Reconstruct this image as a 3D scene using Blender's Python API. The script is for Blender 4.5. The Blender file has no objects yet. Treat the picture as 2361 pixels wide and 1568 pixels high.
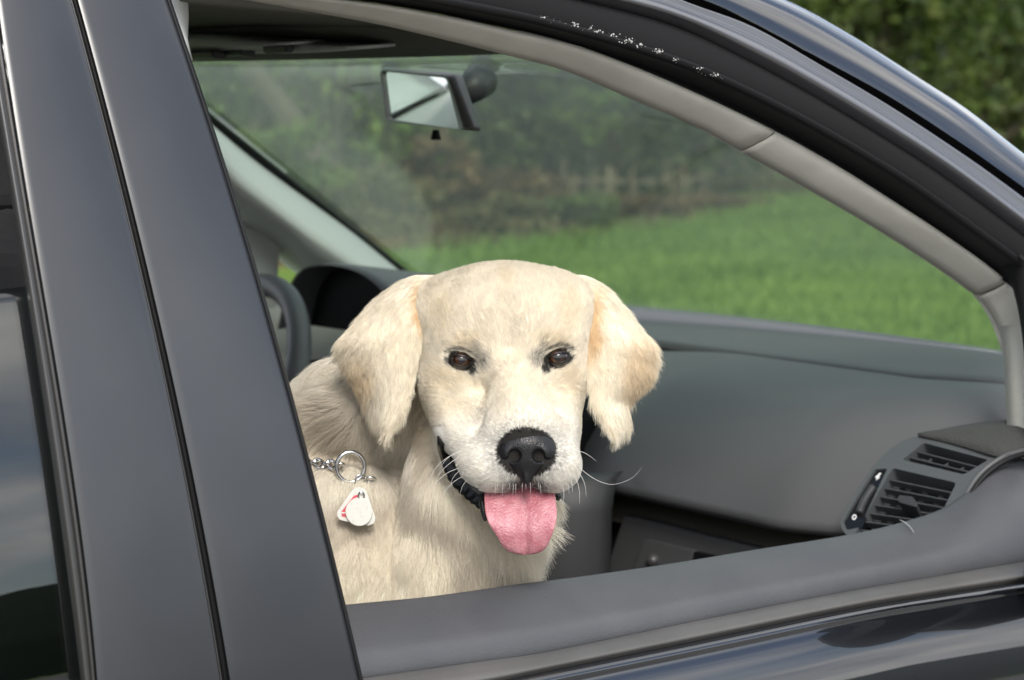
import bpy, bmesh, math, random
import numpy as np
from mathutils import Vector, Matrix, kdtree

random.seed(7)
RNG = np.random.default_rng(11)
R = math.radians
scene = bpy.context.scene
C = scene.collection

# ------------------------------------------------------------------ camera
FPX, CX, CY = 5500.0, 1180.5, 784.0           # focal length and centre in units of a 2361 x 1568 picture
YAW, PITCH = R(35.0), R(5.82)
CAM = np.array([0.0, 0.0, 1.40])
FWD = np.array([math.sin(YAW) * math.cos(PITCH), math.cos(YAW) * math.cos(PITCH), -math.sin(PITCH)])
RGT = np.array([math.cos(YAW), -math.sin(YAW), 0.0])
UPV = np.cross(RGT, FWD)
cam_d = bpy.data.cameras.new('camera')
cam = bpy.data.objects.new('camera', cam_d)
C.objects.link(cam)
scene.camera = cam
cam_d.sensor_width = 23.6
cam_d.lens = FPX / 2361.0 * 23.6
cam_d.clip_start = 0.05
cam_d.clip_end = 3000.0
mw = Matrix.Identity(4)
for i in range(3):
    mw[i][0], mw[i][1], mw[i][2], mw[i][3] = RGT[i], UPV[i], -FWD[i], CAM[i]
cam.matrix_world = mw
cam_d.dof.use_dof = True
cam_d.dof.focus_distance = 2.16
cam_d.dof.aperture_fstop = 5.6

# ------------------------------------------------------------------ world, sun, exposure
SUN_EL, SUN_AZ = 41.0, 208.0                   # azimuth measured clockwise from +y
world = bpy.data.worlds.new('World')
scene.world = world
world.use_nodes = True
wn, wl = world.node_tree.nodes, world.node_tree.links
wn.clear()
w_out = wn.new('ShaderNodeOutputWorld')
w_bg = wn.new('ShaderNodeBackground')
w_bg.inputs['Strength'].default_value = 0.10
w_sky = wn.new('ShaderNodeTexSky')
w_sky.sky_type = 'NISHITA'
w_sky.sun_disc = False
w_sky.sun_elevation = R(SUN_EL)
w_sky.sun_rotation = R(SUN_AZ)
w_sky.air_density = 1.0
w_sky.dust_density = 1.5
w_tc = wn.new('ShaderNodeTexCoord')
w_sep = wn.new('ShaderNodeSeparateXYZ')
wl.new(w_tc.outputs['Generated'], w_sep.inputs[0])
w_add = wn.new('ShaderNodeMath'); w_add.operation = 'ADD'; w_add.inputs[1].default_value = 0.38
w_max = wn.new('ShaderNodeMath'); w_max.operation = 'MAXIMUM'; w_max.inputs[1].default_value = 0.02
wl.new(w_sep.outputs['Z'], w_max.inputs[0]); wl.new(w_max.outputs[0], w_add.inputs[0])
w_dx = wn.new('ShaderNodeMath'); w_dx.operation = 'DIVIDE'
w_dy = wn.new('ShaderNodeMath'); w_dy.operation = 'DIVIDE'
w_ox, w_oy = 3.0, 1.5                           # which part of the cloud field stands overhead
wl.new(w_sep.outputs['X'], w_dx.inputs[0]); wl.new(w_add.outputs[0], w_dx.inputs[1])
wl.new(w_sep.outputs['Y'], w_dy.inputs[0]); wl.new(w_add.outputs[0], w_dy.inputs[1])
w_cmb = wn.new('ShaderNodeCombineXYZ')
wl.new(w_dx.outputs[0], w_cmb.inputs['X']); wl.new(w_dy.outputs[0], w_cmb.inputs['Y'])
w_off = wn.new('ShaderNodeVectorMath'); w_off.operation = 'ADD'; w_off.inputs[1].default_value = (w_ox, w_oy, 0)
wl.new(w_cmb.outputs[0], w_off.inputs[0])
w_ns = wn.new('ShaderNodeTexNoise')
w_ns.inputs['Scale'].default_value = 1.9
w_ns.inputs['Detail'].default_value = 7.0
w_ns.inputs['Roughness'].default_value = 0.55
w_ns.inputs['Distortion'].default_value = 0.35
wl.new(w_off.outputs[0], w_ns.inputs['Vector'])
w_rp = wn.new('ShaderNodeValToRGB')
w_rp.color_ramp.elements[0].position = 0.40
w_rp.color_ramp.elements[1].position = 0.60
wl.new(w_ns.outputs['Fac'], w_rp.inputs['Fac'])
w_ns2 = wn.new('ShaderNodeTexNoise')
w_ns2.inputs['Scale'].default_value = 3.6
w_ns2.inputs['Detail'].default_value = 5.0
wl.new(w_off.outputs[0], w_ns2.inputs['Vector'])
w_cc = wn.new('ShaderNodeValToRGB')
w_cc.color_ramp.elements[0].position = 0.33
w_cc.color_ramp.elements[0].color = (4.6, 4.8, 5.2, 1)
w_cc.color_ramp.elements[1].position = 0.68
w_cc.color_ramp.elements[1].color = (11.5, 11.2, 10.8, 1)
wl.new(w_ns2.outputs['Fac'], w_cc.inputs['Fac'])
w_mx = wn.new('ShaderNodeMix'); w_mx.data_type = 'RGBA'
wl.new(w_rp.outputs['Color'], w_mx.inputs['Factor'])
wl.new(w_sky.outputs['Color'], w_mx.inputs['A'])
wl.new(w_cc.outputs['Color'], w_mx.inputs['B'])
wl.new(w_mx.outputs['Result'], w_bg.inputs['Color'])
wl.new(w_bg.outputs[0], w_out.inputs['Surface'])

sun_d = bpy.data.lights.new('sun', 'SUN')
sun_d.energy = 1.3
sun_d.angle = R(20.0)
sun_d.color = (1.0, 0.96, 0.90)
sun = bpy.data.objects.new('sun', sun_d)
C.objects.link(sun)
sv = Vector((math.sin(R(SUN_AZ)) * math.cos(R(SUN_EL)), math.cos(R(SUN_AZ)) * math.cos(R(SUN_EL)), math.sin(R(SUN_EL))))
sun.rotation_euler = sv.to_track_quat('Z', 'Y').to_euler()
sun.location = (0, -6, 12)

vs = scene.view_settings
vs.view_transform = 'Standard'
vs.look = 'None'
vs.exposure = 1.2
vs.gamma = 1.0
vs.use_curve_mapping = False
scene.cycles.max_bounces = 10
scene.cycles.diffuse_bounces = 4
scene.cycles.glossy_bounces = 5
scene.cycles.transmission_bounces = 8
scene.cycles.transparent_max_bounces = 24
scene.cycles.sample_clamp_indirect = 6.0
scene.cycles.use_denoising = True
scene.render.hair_type = 'STRIP'

# ------------------------------------------------------------------ helpers: picture rays to places in the car
def ray(px, py):
    return FWD + RGT * ((px - CX) / FPX) + UPV * ((CY - py) / FPX)

BELT = 0.93
def side_y(z):
    """the car's near side in cross section: nearly upright at the belt, leaning in towards the roof"""
    d = z - BELT
    return 1.70 + (0.12 * d + 0.26 * d * d if d > 0 else 0.05 * d)

def on_side(px, py, off=0.0):
    r = ray(px, py)
    z = 1.0
    for _ in range(12):
        t = (side_y(z) + off) / r[1]
        z = CAM[2] + t * r[2]
    return CAM + r * t

def on_plane(px, py, p0, n):
    r = ray(px, py)
    n = np.array(n, float)
    t = np.dot(np.array(p0, float) - CAM, n) / np.dot(r, n)
    return CAM + r * t

def on_x(px, py, x): return on_plane(px, py, (x, 0, 0), (1, 0, 0))
def on_y(px, py, y): return on_plane(px, py, (0, y, 0), (0, 1, 0))
def on_z(px, py, z): return on_plane(px, py, (0, 0, z), (0, 0, 1))

def at_depth(px, py, d): return CAM + ray(px, py) * d

def spline(pts, n):
    """smooth curve through the points, n evenly spaced stations"""
    P = np.array(pts, float)
    if len(P) == 2:
        t = np.linspace(0, 1, n)[:, None]
        return P[0] * (1 - t) + P[1] * t
    Q = np.vstack([2 * P[0] - P[1], P, 2 * P[-1] - P[-2]])
    out = []
    for i in range(1, len(Q) - 2):
        p0, p1, p2, p3 = Q[i - 1], Q[i], Q[i + 1], Q[i + 2]
        for t in np.linspace(0, 1, 14, endpoint=False):
            out.append(0.5 * ((2 * p1) + (-p0 + p2) * t + (2 * p0 - 5 * p1 + 4 * p2 - p3) * t * t + (-p0 + 3 * p1 - 3 * p2 + p3) * t ** 3))
    out.append(P[-1])
    out = np.array(out)
    d = np.concatenate([[0], np.cumsum(np.linalg.norm(np.diff(out, axis=0), axis=1))])
    u = np.linspace(0, d[-1], n)
    return np.stack([np.interp(u, d, out[:, k]) for k in range(out.shape[1])], axis=1)

# ------------------------------------------------------------------ helpers: objects
def link(o, parent=None):
    C.objects.link(o)
    if parent is not None:
        o.parent = parent
    return o

def tag(o, label=None, cat=None, group=None, kind=None):
    if label: o['label'] = label
    if cat: o['category'] = cat
    if group: o['group'] = group
    if kind: o['kind'] = kind
    return o

def empty(name, loc, label, cat, group=None):
    o = bpy.data.objects.new(name, None)
    o.location = loc
    o.empty_display_size = 0.1
    link(o)
    bpy.context.view_layer.update()
    return tag(o, label, cat, group)

def mesh_obj(name, verts, faces, mat, parent=None, smooth=True, solid=0.0, bevel=0.0, sub=0):
    verts = np.asarray(verts, float)
    if parent is not None:
        p = parent
        off = np.zeros(3)
        while p is not None:
            off += np.array(p.location); p = p.parent
        verts = verts - off
    me = bpy.data.meshes.new(name)
    me.from_pydata(verts.tolist(), [], [tuple(int(i) for i in f) for f in faces])
    me.materials.append(mat)
    if smooth:
        me.polygons.foreach_set('use_smooth', [True] * len(me.polygons))
    me.update()
    o = link(bpy.data.objects.new(name, me), parent)
    if solid:
        m = o.modifiers.new('thickness', 'SOLIDIFY'); m.thickness = abs(solid); m.offset = 0.0 if solid > 0 else -1.0
    if bevel:
        m = o.modifiers.new('bevel', 'BEVEL'); m.width = bevel; m.segments = 3; m.limit_method = 'ANGLE'; m.angle_limit = R(35)
    if sub:
        m = o.modifiers.new('sub', 'SUBSURF'); m.levels = sub; m.render_levels = sub
    return o

def grid_faces(nr, nc, close_r=False, close_c=False):
    f = []
    for i in range(nr if close_r else nr - 1):
        for j in range(nc if close_c else nc - 1):
            a, b = i, (i + 1) % nr
            c, d = j, (j + 1) % nc
            f.append((a * nc + c, a * nc + d, b * nc + d, b * nc + c))
    return f

def sheet(name, rows, mat, parent=None, solid=0.004, sub=0, **k):
    rows = [np.asarray(r, float) for r in rows]
    return mesh_obj(name, np.vstack(rows), grid_faces(len(rows), len(rows[0])), mat, parent, solid=solid, sub=sub, **k)

def tube(name, path, rad, mat, parent=None, seg=10, closed=False, aspect=1.0):
    P = np.asarray(path, float)
    n = len(P)
    rad = np.broadcast_to(np.asarray(rad, float), (n,))
    T = np.gradient(P, axis=0)
    if closed:
        T = np.roll(P, -1, 0) - np.roll(P, 1, 0)
    T /= np.linalg.norm(T, axis=1)[:, None] + 1e-12
    ref = np.array([0, 0, 1.0]) if abs(T[0][2]) < 0.9 else np.array([1.0, 0, 0])
    u = np.cross(T[0], ref); u /= np.linalg.norm(u)
    verts = []
    for i in range(n):
        u = u - T[i] * np.dot(u, T[i]); u /= np.linalg.norm(u)
        v = np.cross(T[i], u)
        for a in np.linspace(0, 2 * math.pi, seg, endpoint=False):
            verts.append(P[i] + rad[i] * (math.cos(a) * u + aspect * math.sin(a) * v))
    f = grid_faces(n, seg, close_r=closed, close_c=True)
    if not closed:
        f.append(tuple(range(seg))[::-1]); f.append(tuple(range((n - 1) * seg, n * seg)))
    return mesh_obj(name, verts, f, mat, parent)

def box(name, c, size, mat, parent=None, rot=None, bevel=0.003):
    c = np.array(c, float); h = np.array(size, float) / 2
    v = np.array([[sx * h[0], sy * h[1], sz * h[2]] for sx in (-1, 1) for sy in (-1, 1) for sz in (-1, 1)])
    if rot is not None:
        v = v @ np.array(rot).T
    f = [(0, 1, 3, 2), (4, 6, 7, 5), (0, 4, 5, 1), (2, 3, 7, 6), (0, 2, 6, 4), (1, 5, 7, 3)]
    return mesh_obj(name, v + c, f, mat, parent, smooth=False, bevel=bevel)

def prism(name, front, depth_vec, mat, parent=None, bevel=0.0, smooth=False):
    F = np.asarray(front, float); n = len(F)
    B = F + np.asarray(depth_vec, float)
    f = [tuple(range(n)), tuple(range(2 * n - 1, n - 1, -1))] + [(i, i + n, (i + 1) % n + n, (i + 1) % n) for i in range(n)]
    o = mesh_obj(name, np.vstack([F, B]), f, mat, parent, smooth=smooth, bevel=bevel)
    bm = bmesh.new(); bm.from_mesh(o.data); bmesh.ops.recalc_face_normals(bm, faces=bm.faces); bm.to_mesh(o.data); bm.free()
    return o

# ------------------------------------------------------------------ materials
def mat(name, color, rough=0.5, metal=0.0, coat=0.0, coat_rough=0.03, bump=None, var=None, spec=0.5, sheen=0.0):
    m = bpy.data.materials.new(name)
    m.use_nodes = True
    nt = m.node_tree; N, L = nt.nodes, nt.links
    b = N['Principled BSDF']
    b.inputs['Base Color'].default_value = (*color, 1)
    b.inputs['Roughness'].default_value = rough
    b.inputs['Metallic'].default_value = metal
    b.inputs['Coat Weight'].default_value = coat
    b.inputs['Coat Roughness'].default_value = coat_rough
    b.inputs['Specular IOR Level'].default_value = spec
    if sheen:
        b.inputs['Sheen Weight'].default_value = sheen
    tc = N.new('ShaderNodeTexCoord')
    if var:                                     # (scale, other colour, low, high)
        n = N.new('ShaderNodeTexNoise'); n.inputs['Scale'].default_value = var[0]; n.inputs['Detail'].default_value = 6
        L.new(tc.outputs['Object'], n.inputs['Vector'])
        r = N.new('ShaderNodeValToRGB')
        r.color_ramp.elements[0].position = var[2]; r.color_ramp.elements[0].color = (*color, 1)
        r.color_ramp.elements[1].position = var[3]; r.color_ramp.elements[1].color = (*var[1], 1)
        L.new(n.outputs['Fac'], r.inputs['Fac']); L.new(r.outputs['Color'], b.inputs['Base Color'])
    if bump:                                    # (kind, scale, strength, distance)
        if bump[0] == 'voronoi':
            t = N.new('ShaderNodeTexVoronoi'); o = 'Distance'
        elif bump[0] == 'weave':
            t = N.new('ShaderNodeTexBrick'); o = 'Fac'
            t.inputs['Mortar Size'].default_value = 0.2; t.inputs['Mortar Smooth'].default_value = 1.0
            t.inputs['Brick Width'].default_value = 0.5; t.inputs['Row Height'].default_value = 0.4
        else:
            t = N.new('ShaderNodeTexNoise'); t.inputs['Detail'].default_value = 4; o = 'Fac'
        t.inputs['Scale'].default_value = bump[1]
        L.new(tc.outputs['Object'], t.inputs['Vector'])
        bp = N.new('ShaderNodeBump'); bp.inputs['Strength'].default_value = bump[2]; bp.inputs['Distance'].default_value = bump[3]
        L.new(t.outputs[o], bp.inputs['Height']); L.new(bp.outputs['Normal'], b.inputs['Normal'])
    return m

M = {}
M['paint'] = mat('black_car_paint', (0.010, 0.011, 0.014), 0.25, 0.3, coat=1.0, coat_rough=0.015)
M['paint'].node_tree.nodes['Principled BSDF'].inputs['Coat IOR'].default_value = 1.8
M['pillar'] = mat('satin_black_pillar_film', (0.020, 0.022, 0.026), 0.30, 0.0, spec=0.85, var=(9.0, (0.027, 0.029, 0.033), 0.45, 0.75))
M['frame_matte'] = mat('matte_black_frame', (0.011, 0.011, 0.012), 0.6, spec=0.25, bump=('noise', 900, 0.15, 0.001))
M['rail'] = mat('satin_black_rail', (0.028, 0.028, 0.032), 0.36, spec=1.0, coat=1.0, coat_rough=0.30)
M['rail'].node_tree.nodes['Principled BSDF'].inputs['Coat IOR'].default_value = 1.9
M['window_trim'] = mat('satin_black_window_trim', (0.030, 0.029, 0.028), 0.38, spec=0.7)
M['rubber'] = mat('black_rubber', (0.007, 0.007, 0.008), 0.55, spec=0.3)
M['fabric'] = mat('grey_woven_trim', (0.62, 0.605, 0.54), 0.9, spec=0.15, bump=('weave', 420, 0.5, 0.0008), var=(30, (0.56, 0.545, 0.485), 0.4, 0.7))
M['trim_light'] = mat('light_grey_trim_plastic', (0.50, 0.51, 0.49), 0.55, spec=0.3, bump=('noise', 700, 0.08, 0.001))
M['headliner'] = mat('grey_headliner_fabric', (0.11, 0.108, 0.092), 0.95, spec=0.1, bump=('noise', 600, 0.2, 0.001))
M['dash'] = mat('dark_grey_soft_dash', (0.086, 0.088, 0.090), 0.48, spec=0.5, bump=('voronoi', 520, 0.12, 0.0006), var=(4, (0.096, 0.098, 0.100), 0.4, 0.7))
M['door_trim'] = mat('grained_grey_door_trim', (0.066, 0.068, 0.074), 0.46, spec=0.5, bump=('voronoi', 420, 0.22, 0.0009), var=(14, (0.078, 0.079, 0.084), 0.45, 0.75))
M['belt'] = mat('grey_rubber_belt_seal', (0.085, 0.083, 0.080), 0.42, spec=0.5, var=(12, (0.105, 0.103, 0.099), 0.4, 0.7))
M['black_gloss'] = mat('gloss_black_plastic', (0.008, 0.008, 0.009), 0.15)
M['glove'] = mat('glove_box_plastic', (0.080, 0.081, 0.083), 0.5)
M['black'] = mat('dull_black_plastic', (0.006, 0.006, 0.007), 0.7, spec=0.2)
M['dark_plastic'] = mat('dark_grey_plastic', (0.034, 0.035, 0.037), 0.5)
M['vent'] = mat('vent_surround_plastic', (0.075, 0.082, 0.084), 0.42)
M['slat'] = mat('vent_slat_plastic', (0.055, 0.060, 0.063), 0.38)
M['mesh'] = mat('dark_speaker_cloth', (0.048, 0.050, 0.047), 0.85, bump=('voronoi', 380, 0.6, 0.001))
M['olive'] = mat('dark_recess_plastic', (0.085, 0.078, 0.060), 0.7)
M['chrome'] = mat('steel_chain', (0.62, 0.62, 0.62), 0.18, 1.0)
M['white_print'] = mat('white_print', (0.75, 0.75, 0.75), 0.5)
M['mirror'] = mat('silvered_mirror', (0.80, 0.84, 0.81), 0.02, 1.0)
M['seat'] = mat('grey_seat_fabric', (0.022, 0.022, 0.024), 0.95, bump=('noise', 500, 0.3, 0.001))
M['carpet'] = mat('black_floor_carpet', (0.015, 0.015, 0.016), 1.0)
M['speck'] = mat('dried_white_specks', (0.50, 0.49, 0.47), 0.8)

def glass_mat(name, tint, refl, haze, rough=0.0, ior=1.5):
    """thin sheet of glass: mirror-like by its Fresnel term, clear and tinted otherwise, with a diffuse haze standing in for reflected light"""
    m = bpy.data.materials.new(name); m.use_nodes = True
    nt = m.node_tree; N, L = nt.nodes, nt.links
    N.clear()
    out = N.new('ShaderNodeOutputMaterial')
    tr = N.new('ShaderNodeBsdfTransparent'); tr.inputs[0].default_value = (*tint, 1)
    gl = N.new('ShaderNodeBsdfGlossy'); gl.inputs['Roughness'].default_value = rough
    gl.inputs['Color'].default_value = (refl, refl, refl, 1)
    lw = N.new('ShaderNodeLayerWeight'); lw.inputs['Blend'].default_value = 0.5
    pw = N.new('ShaderNodeMath'); pw.operation = 'POWER'; pw.inputs[1].default_value = 5.0
    L.new(lw.outputs['Facing'], pw.inputs[0])
    f0 = ((ior - 1) / (ior + 1)) ** 2
    fr = N.new('ShaderNodeMath'); fr.operation = 'MULTIPLY_ADD'; fr.inputs[1].default_value = 1 - f0; fr.inputs[2].default_value = f0
    L.new(pw.outputs[0], fr.inputs[0])
    mx = N.new('ShaderNodeMixShader')
    L.new(fr.outputs[0], mx.inputs[0]); L.new(tr.outputs[0], mx.inputs[1]); L.new(gl.outputs[0], mx.inputs[2])
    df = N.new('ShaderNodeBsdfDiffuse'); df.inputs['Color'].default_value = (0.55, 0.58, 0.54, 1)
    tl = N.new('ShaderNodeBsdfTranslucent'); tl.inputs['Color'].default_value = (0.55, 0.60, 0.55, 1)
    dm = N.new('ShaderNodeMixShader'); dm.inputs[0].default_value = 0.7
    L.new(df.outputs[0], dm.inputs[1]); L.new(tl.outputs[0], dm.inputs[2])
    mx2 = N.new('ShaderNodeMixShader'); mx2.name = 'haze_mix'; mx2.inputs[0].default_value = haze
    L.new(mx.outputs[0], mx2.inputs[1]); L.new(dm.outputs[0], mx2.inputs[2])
    L.new(mx2.outputs[0], out.inputs['Surface'])
    return m

M['side_glass'] = glass_mat('tinted_side_glass', (0.42, 0.46, 0.45), 1.0, 0.0, ior=1.75)
M['windscreen'] = glass_mat('hazed_windscreen_glass', (0.86, 0.93, 0.87), 1.0, 0.05)  # even haze painted in, hinting at a light reflection on the glass
# ------------------------------------------------------------------ the car
car = empty('parked_car', (1.5, 2.5, 0.0), 'dark grey car with open front passenger window and grey interior, beside the lawn', 'car')

NS = 72
def pxline(pts, n=NS): return spline(pts, n)
def side_curve(pts, off, n=NS):
    """a line seen on the car's flank, placed at depth off behind the outer skin"""
    q = pxline(pts, n)
    off = np.broadcast_to(off, (n,))
    return np.array([on_side(a, b, o) for (a, b), o in zip(q, off)])
OUTV = np.array([0.0, -1.0, 0.28]); OUTV /= np.linalg.norm(OUTV)
def band(name, A, B, m, bulge, mt, parent, power=1.0, solid=0.003, ends=0.0):
    """surface between two long edges, swelling outward by bulge between them"""
    rows = []
    for j in range(m + 1):
        t = j / m
        rows.append(A * (1 - t) + B * t + OUTV * (bulge * (4 * t * (1 - t)) ** power))
    return sheet(name, rows, mt, parent, solid=solid)

# lines of the window arch, from the roof inwards
L_G = [(400, -330), (865, -262), (1153, -200), (1450, -115), (1640, -58), (1786, 0), (1925, 77), (2079, 175), (2182, 242), (2285, 324), (2361, 383), (2480, 480)]
L_F0 = [(400, -235), (865, -178), (1153, -128), (1450, -52), (1624, 0), (1729, 48), (1890, 134), (2050, 222), (2211, 326), (2318, 401), (2361, 432), (2480, 520)]
L_F1 = [(400, -222), (865, -165), (1153, -115), (1450, -41), (1597, 12), (1729, 60), (1890, 152), (2050, 246), (2211, 351), (2286, 403), (2361, 458), (2480, 546)]
L_E = [(400, -190), (865, -135), (1153, -86), (1450, -18), (1556, 14), (1729, 84), (1890, 172), (2050, 269), (2211, 378), (2361, 490), (2480, 580)]
L_D = [(400, -150), (865, -100), (1153, -48), (1338, -6), (1556, 53), (1729, 134), (1890, 222), (2050, 318), (2184, 405), (2361, 536), (2480, 630)]
L_C = [(400, -75), (865, -20), (1153, 31), (1307, 67), (1461, 111), (1616, 165), (1770, 236), (1925, 319), (2079, 412), (2163, 470), (2251, 534), (2329, 591), (2400, 648)]
L_U = [(400, -45), (733, 0), (865, 15), (1030, 43), (1153, 70), (1307, 105), (1461, 160), (1616, 226), (1781, 305), (1925, 385), (2079, 483), (2163, 538), (2251, 600), (2311, 648)]
L_L = [(400, -25), (574, 0), (688, 18), (865, 50), (1030, 88), (1153, 119), (1307, 160), (1461, 226), (1616, 293), (1712, 347), (1873, 437), (2028, 527), (2163, 613), (2254, 678)]

n = NS
cF0 = side_curve(L_F0, 0.0)
cG = side_curve(L_G, 0.075)
cF1 = side_curve(L_F1, 0.004)
cE = side_curve(L_E, -0.004)
cD = side_curve(L_D, 0.004)
cC = side_curve(L_C, 0.022)
cU = side_curve(L_U, 0.070)
cLo = side_curve(L_L, 0.105)

# roof skin: springs from the gutter, rolls over and runs inwards
rows = []
for th in np.linspace(0, R(90), 16):
    q = cF0 + (cG - cF0) * np.array([math.sin(th), 1 - math.cos(th), math.sin(th)])
    rows.append(q)
inn = cG.copy()
xs = cG[:, 0]
for k, (dy, dz) in enumerate([(0.05, 0.000), (0.12, 0.004), (0.30, 0.016), (0.62, 0.024), (1.0, 0.014), (1.22, -0.03), (1.30, -0.10)]):
    wfar = np.clip((1.42 - xs) / 0.1, 0, 1) if k > 1 else np.ones(n)
    r_ = inn.copy()
    lim = np.where(wfar > 0.5, dy, np.minimum(dy, 0.055 + 0.0 * dy))
    r_[:, 1] += lim
    r_[:, 2] += np.where(wfar > 0.5, dz, -0.012 * (k > 1) - 0.002)
    rows.append(r_)
sheet('roof_panel', rows, M['paint'], car, solid=0.0)
sheet('roof_seal', [cF0 + OUTV * 0.0 + np.array([0, 0.001, 0]), cF0 + np.array([0, 0.022, -0.004]), cF1 + np.array([0, 0.022, 0.0]), cF1 + np.array([0, 0.001, 0])], M['rubber'], car, solid=0.0)

# the front door: everything that swings with it is a part of the car called by its own name
rows = []
prof = [(0.00, 0.012), (0.02, 0.002), (0.06, -0.002)]
A, B = cF1, cE
for t in np.linspace(0, 1, 7):
    rows.append(A * (1 - t) + B * t + OUTV * (0.006 * math.sin(math.pi * min(1, t * 1.3 + .05)) if t < 0.8 else 0.0015 * (1 - t) / .2))
A, B = cE, cD
for t in np.linspace(0.03, 1, 12):
    rows.append(A * (1 - t) + B * t + OUTV * (0.0115 * min(t, 0.80) / 0.80 + 0.0015 * math.sin(math.pi * min(t, .8) / .8)) - OUTV * 0.0005 + OUTV * -0.022 * (max(0, (t - 0.70) / .30) ** 2))
sheet('window_rail', rows, M['rail'], car, solid=0.0)
rows = [cD + np.array([0, 0.012, 0]), cD + np.array([0, 0.012, -0.004])]
for t in np.linspace(0.08, 1, 8):
    rows.append((cD + np.array([0, .004, 0])) * (1 - t) + cC * t + OUTV * 0.003 * 4 * t * (1 - t))
sheet('window_frame', rows, M['frame_matte'], car, solid=0.0)
rows = [cC + np.array([0, 0.000, 0.004]) + OUTV * 0.004, cC + OUTV * 0.006, cC + OUTV * 0.003 + np.array([0, .004, -0.004])]
cU2 = cU
for t in np.linspace(0.1, 1, 6):
    rows.append(cC * (1 - t) + (cU2 + np.array([0, .004, .004])) * t + np.array([0, 1, 0]) * 0.02 * math.sin(math.pi * t))
sheet('window_seal', rows, M['rubber'], car, solid=0.0)

# grey trim inside the arch, three pieces with open joints
q_u, q_l = pxline(L_U), pxline(L_L)
def arch_trim(u0, u1, l0, l1, mt):
    U = side_curve(np.vstack([[u0], [p for p in q_u if u0[0] + 4 < p[0] < u1[0] - 4], [u1]]), 0.070, 40)
    Lw = side_curve(np.vstack([[l0], [p for p in q_l if l0[0] + 4 < p[0] < l1[0] - 4], [l1]]), 0.105, 40)
    mid = []
    for t in np.linspace(0, 1, 9):
        mid.append(U * (1 - t) + Lw * t + OUTV * 0.016 * (math.sin(math.pi * t)) ** 0.7)
    rows = [U + np.array([0, .03, 0.0])] + mid + [Lw + np.array([0.006, .006, 0.008])]
    o = sheet('arch_trim', rows, mt, car, solid=-0.002)
    return o
o = arch_trim((400, -45), (1780, 304), (400, -25), (1708, 344), M['fabric'])
o['label'] = 'woven beige-grey trim along the top of the window arch'
o = arch_trim((1781, 306), (2310, 647), (1711, 348), (2252, 677), M['fabric'])
o['label'] = 'smooth grey trim along the slope of the windscreen pillar'
U3 = side_curve([(2313, 650), (2337, 673), (2353, 740), (2361, 820), (2366, 930), (2372, 1060)], [0.07] * 40, 40)
L3 = side_curve([(2257, 682), (2280, 710), (2302, 749), (2321, 797), (2335, 845), (2347, 895), (2356, 960), (2362, 1060)], [0.105] * 40, 40)
rows = [U3 + np.array([0, .03, 0])] + [U3 * (1 - t) + L3 * t + OUTV * 0.014 * math.sin(math.pi * t) ** .7 for t in np.linspace(0, 1, 9)] + [L3 + np.array([0.02, .006, 0])]
o = sheet('arch_trim', rows, M['fabric'], car, solid=-0.002)
o['label'] = 'curved grey trim piece running down to the dashboard'
sheet('arch_backing', [cU * .98 + cLo * .02 + np.array([0, .012, 0]), cU * .5 + cLo * .5 + np.array([0, .014, 0]), cU * .04 + cLo * .96 + np.array([0, .012, 0])], M['fabric'], car, solid=0.0)
sheet('arch_backing', [U3 + np.array([0, .012, 0]), (U3 + L3) / 2 + np.array([0, .012, 0]), L3 * .95 + U3 * .05 + np.array([0, .012, 0])], M['fabric'], car, solid=0.0)
# dark front edge of the door opening
P1 = side_curve([(2311, 646), (2338, 671), (2355, 740), (2363, 830), (2368, 940), (2374, 1070)], 0.06, 30)
P2 = side_curve([(2336, 596), (2344, 640), (2364, 720), (2380, 820), (2390, 940), (2400, 1070)], 0.03, 30)
P3 = side_curve([(2350, 590), (2400, 640), (2440, 720), (2460, 820), (2470, 940), (2480, 1070)], 0.01, 30)
sheet('quarter_post', [P1, P1 * .5 + P2 * .5 + np.array([0, .006, 0]), P2, P3], M['frame_matte'], car, solid=-0.003)

# little dried specks stuck along the crease of the frame
vv, ff = [], []
cl = spline([(1228, 36), (1320, 58), (1372, 70), (1415, 84), (1452, 96), (1475, 105), (1520, 122), (1560, 140), (1600, 158), (1635, 172), (1668, 180)], 400)
def fleck(c, r):
    k = len(vv)
    a0 = RNG.uniform(0, 6)
    m_ = 6
    for i in range(m_):
        a = a0 + i * 2 * math.pi / m_
        rr = r * RNG.uniform(0.5, 1.2)
        vv.append(c + np.array([math.cos(a) * rr, -0.0006, math.sin(a) * rr * 0.8]))
    vv.append(c + np.array([0, -0.0016, 0]))
    for i in range(m_):
        ff.append((k + i, k + (i + 1) % m_, k + m_))
for cx_, cy_, s_, k_ in [(1324, 56, 7, 10), (1363, 65, 7, 7), (1378, 72, 7, 12), (1412, 82, 6, 8), (1450, 94, 6, 10), (1474, 104, 6, 6), (1520, 118, 8, 13), (1560, 138, 5, 5), (1613, 158, 5, 5), (1650, 172, 8, 10), (1250, 40, 4, 3), (1440, 98, 8, 6)]:
    for _ in range(k_):
        fleck(on_side(cx_ + RNG.normal(0, s_ * .75), cy_ + RNG.normal(0, s_ * .38), 0.009), RNG.uniform(0.0004, 0.0014))
for _ in range(45):
    p = cl[RNG.integers(0, 400)]
    fleck(on_side(p[0] + RNG.normal(0, 8) + RNG.choice([0, 250, 380]) * 1.0, p[1] + RNG.normal(0, 5) + 0, 0.012) if False else on_side(p[0] + RNG.normal(0, 6), p[1] + RNG.normal(0, 3.5), 0.010), RNG.uniform(0.0002, 0.0005))
o = mesh_obj('dried_specks', vv, ff, M['speck'], car, smooth=False); o['kind'] = 'stuff'

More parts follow.
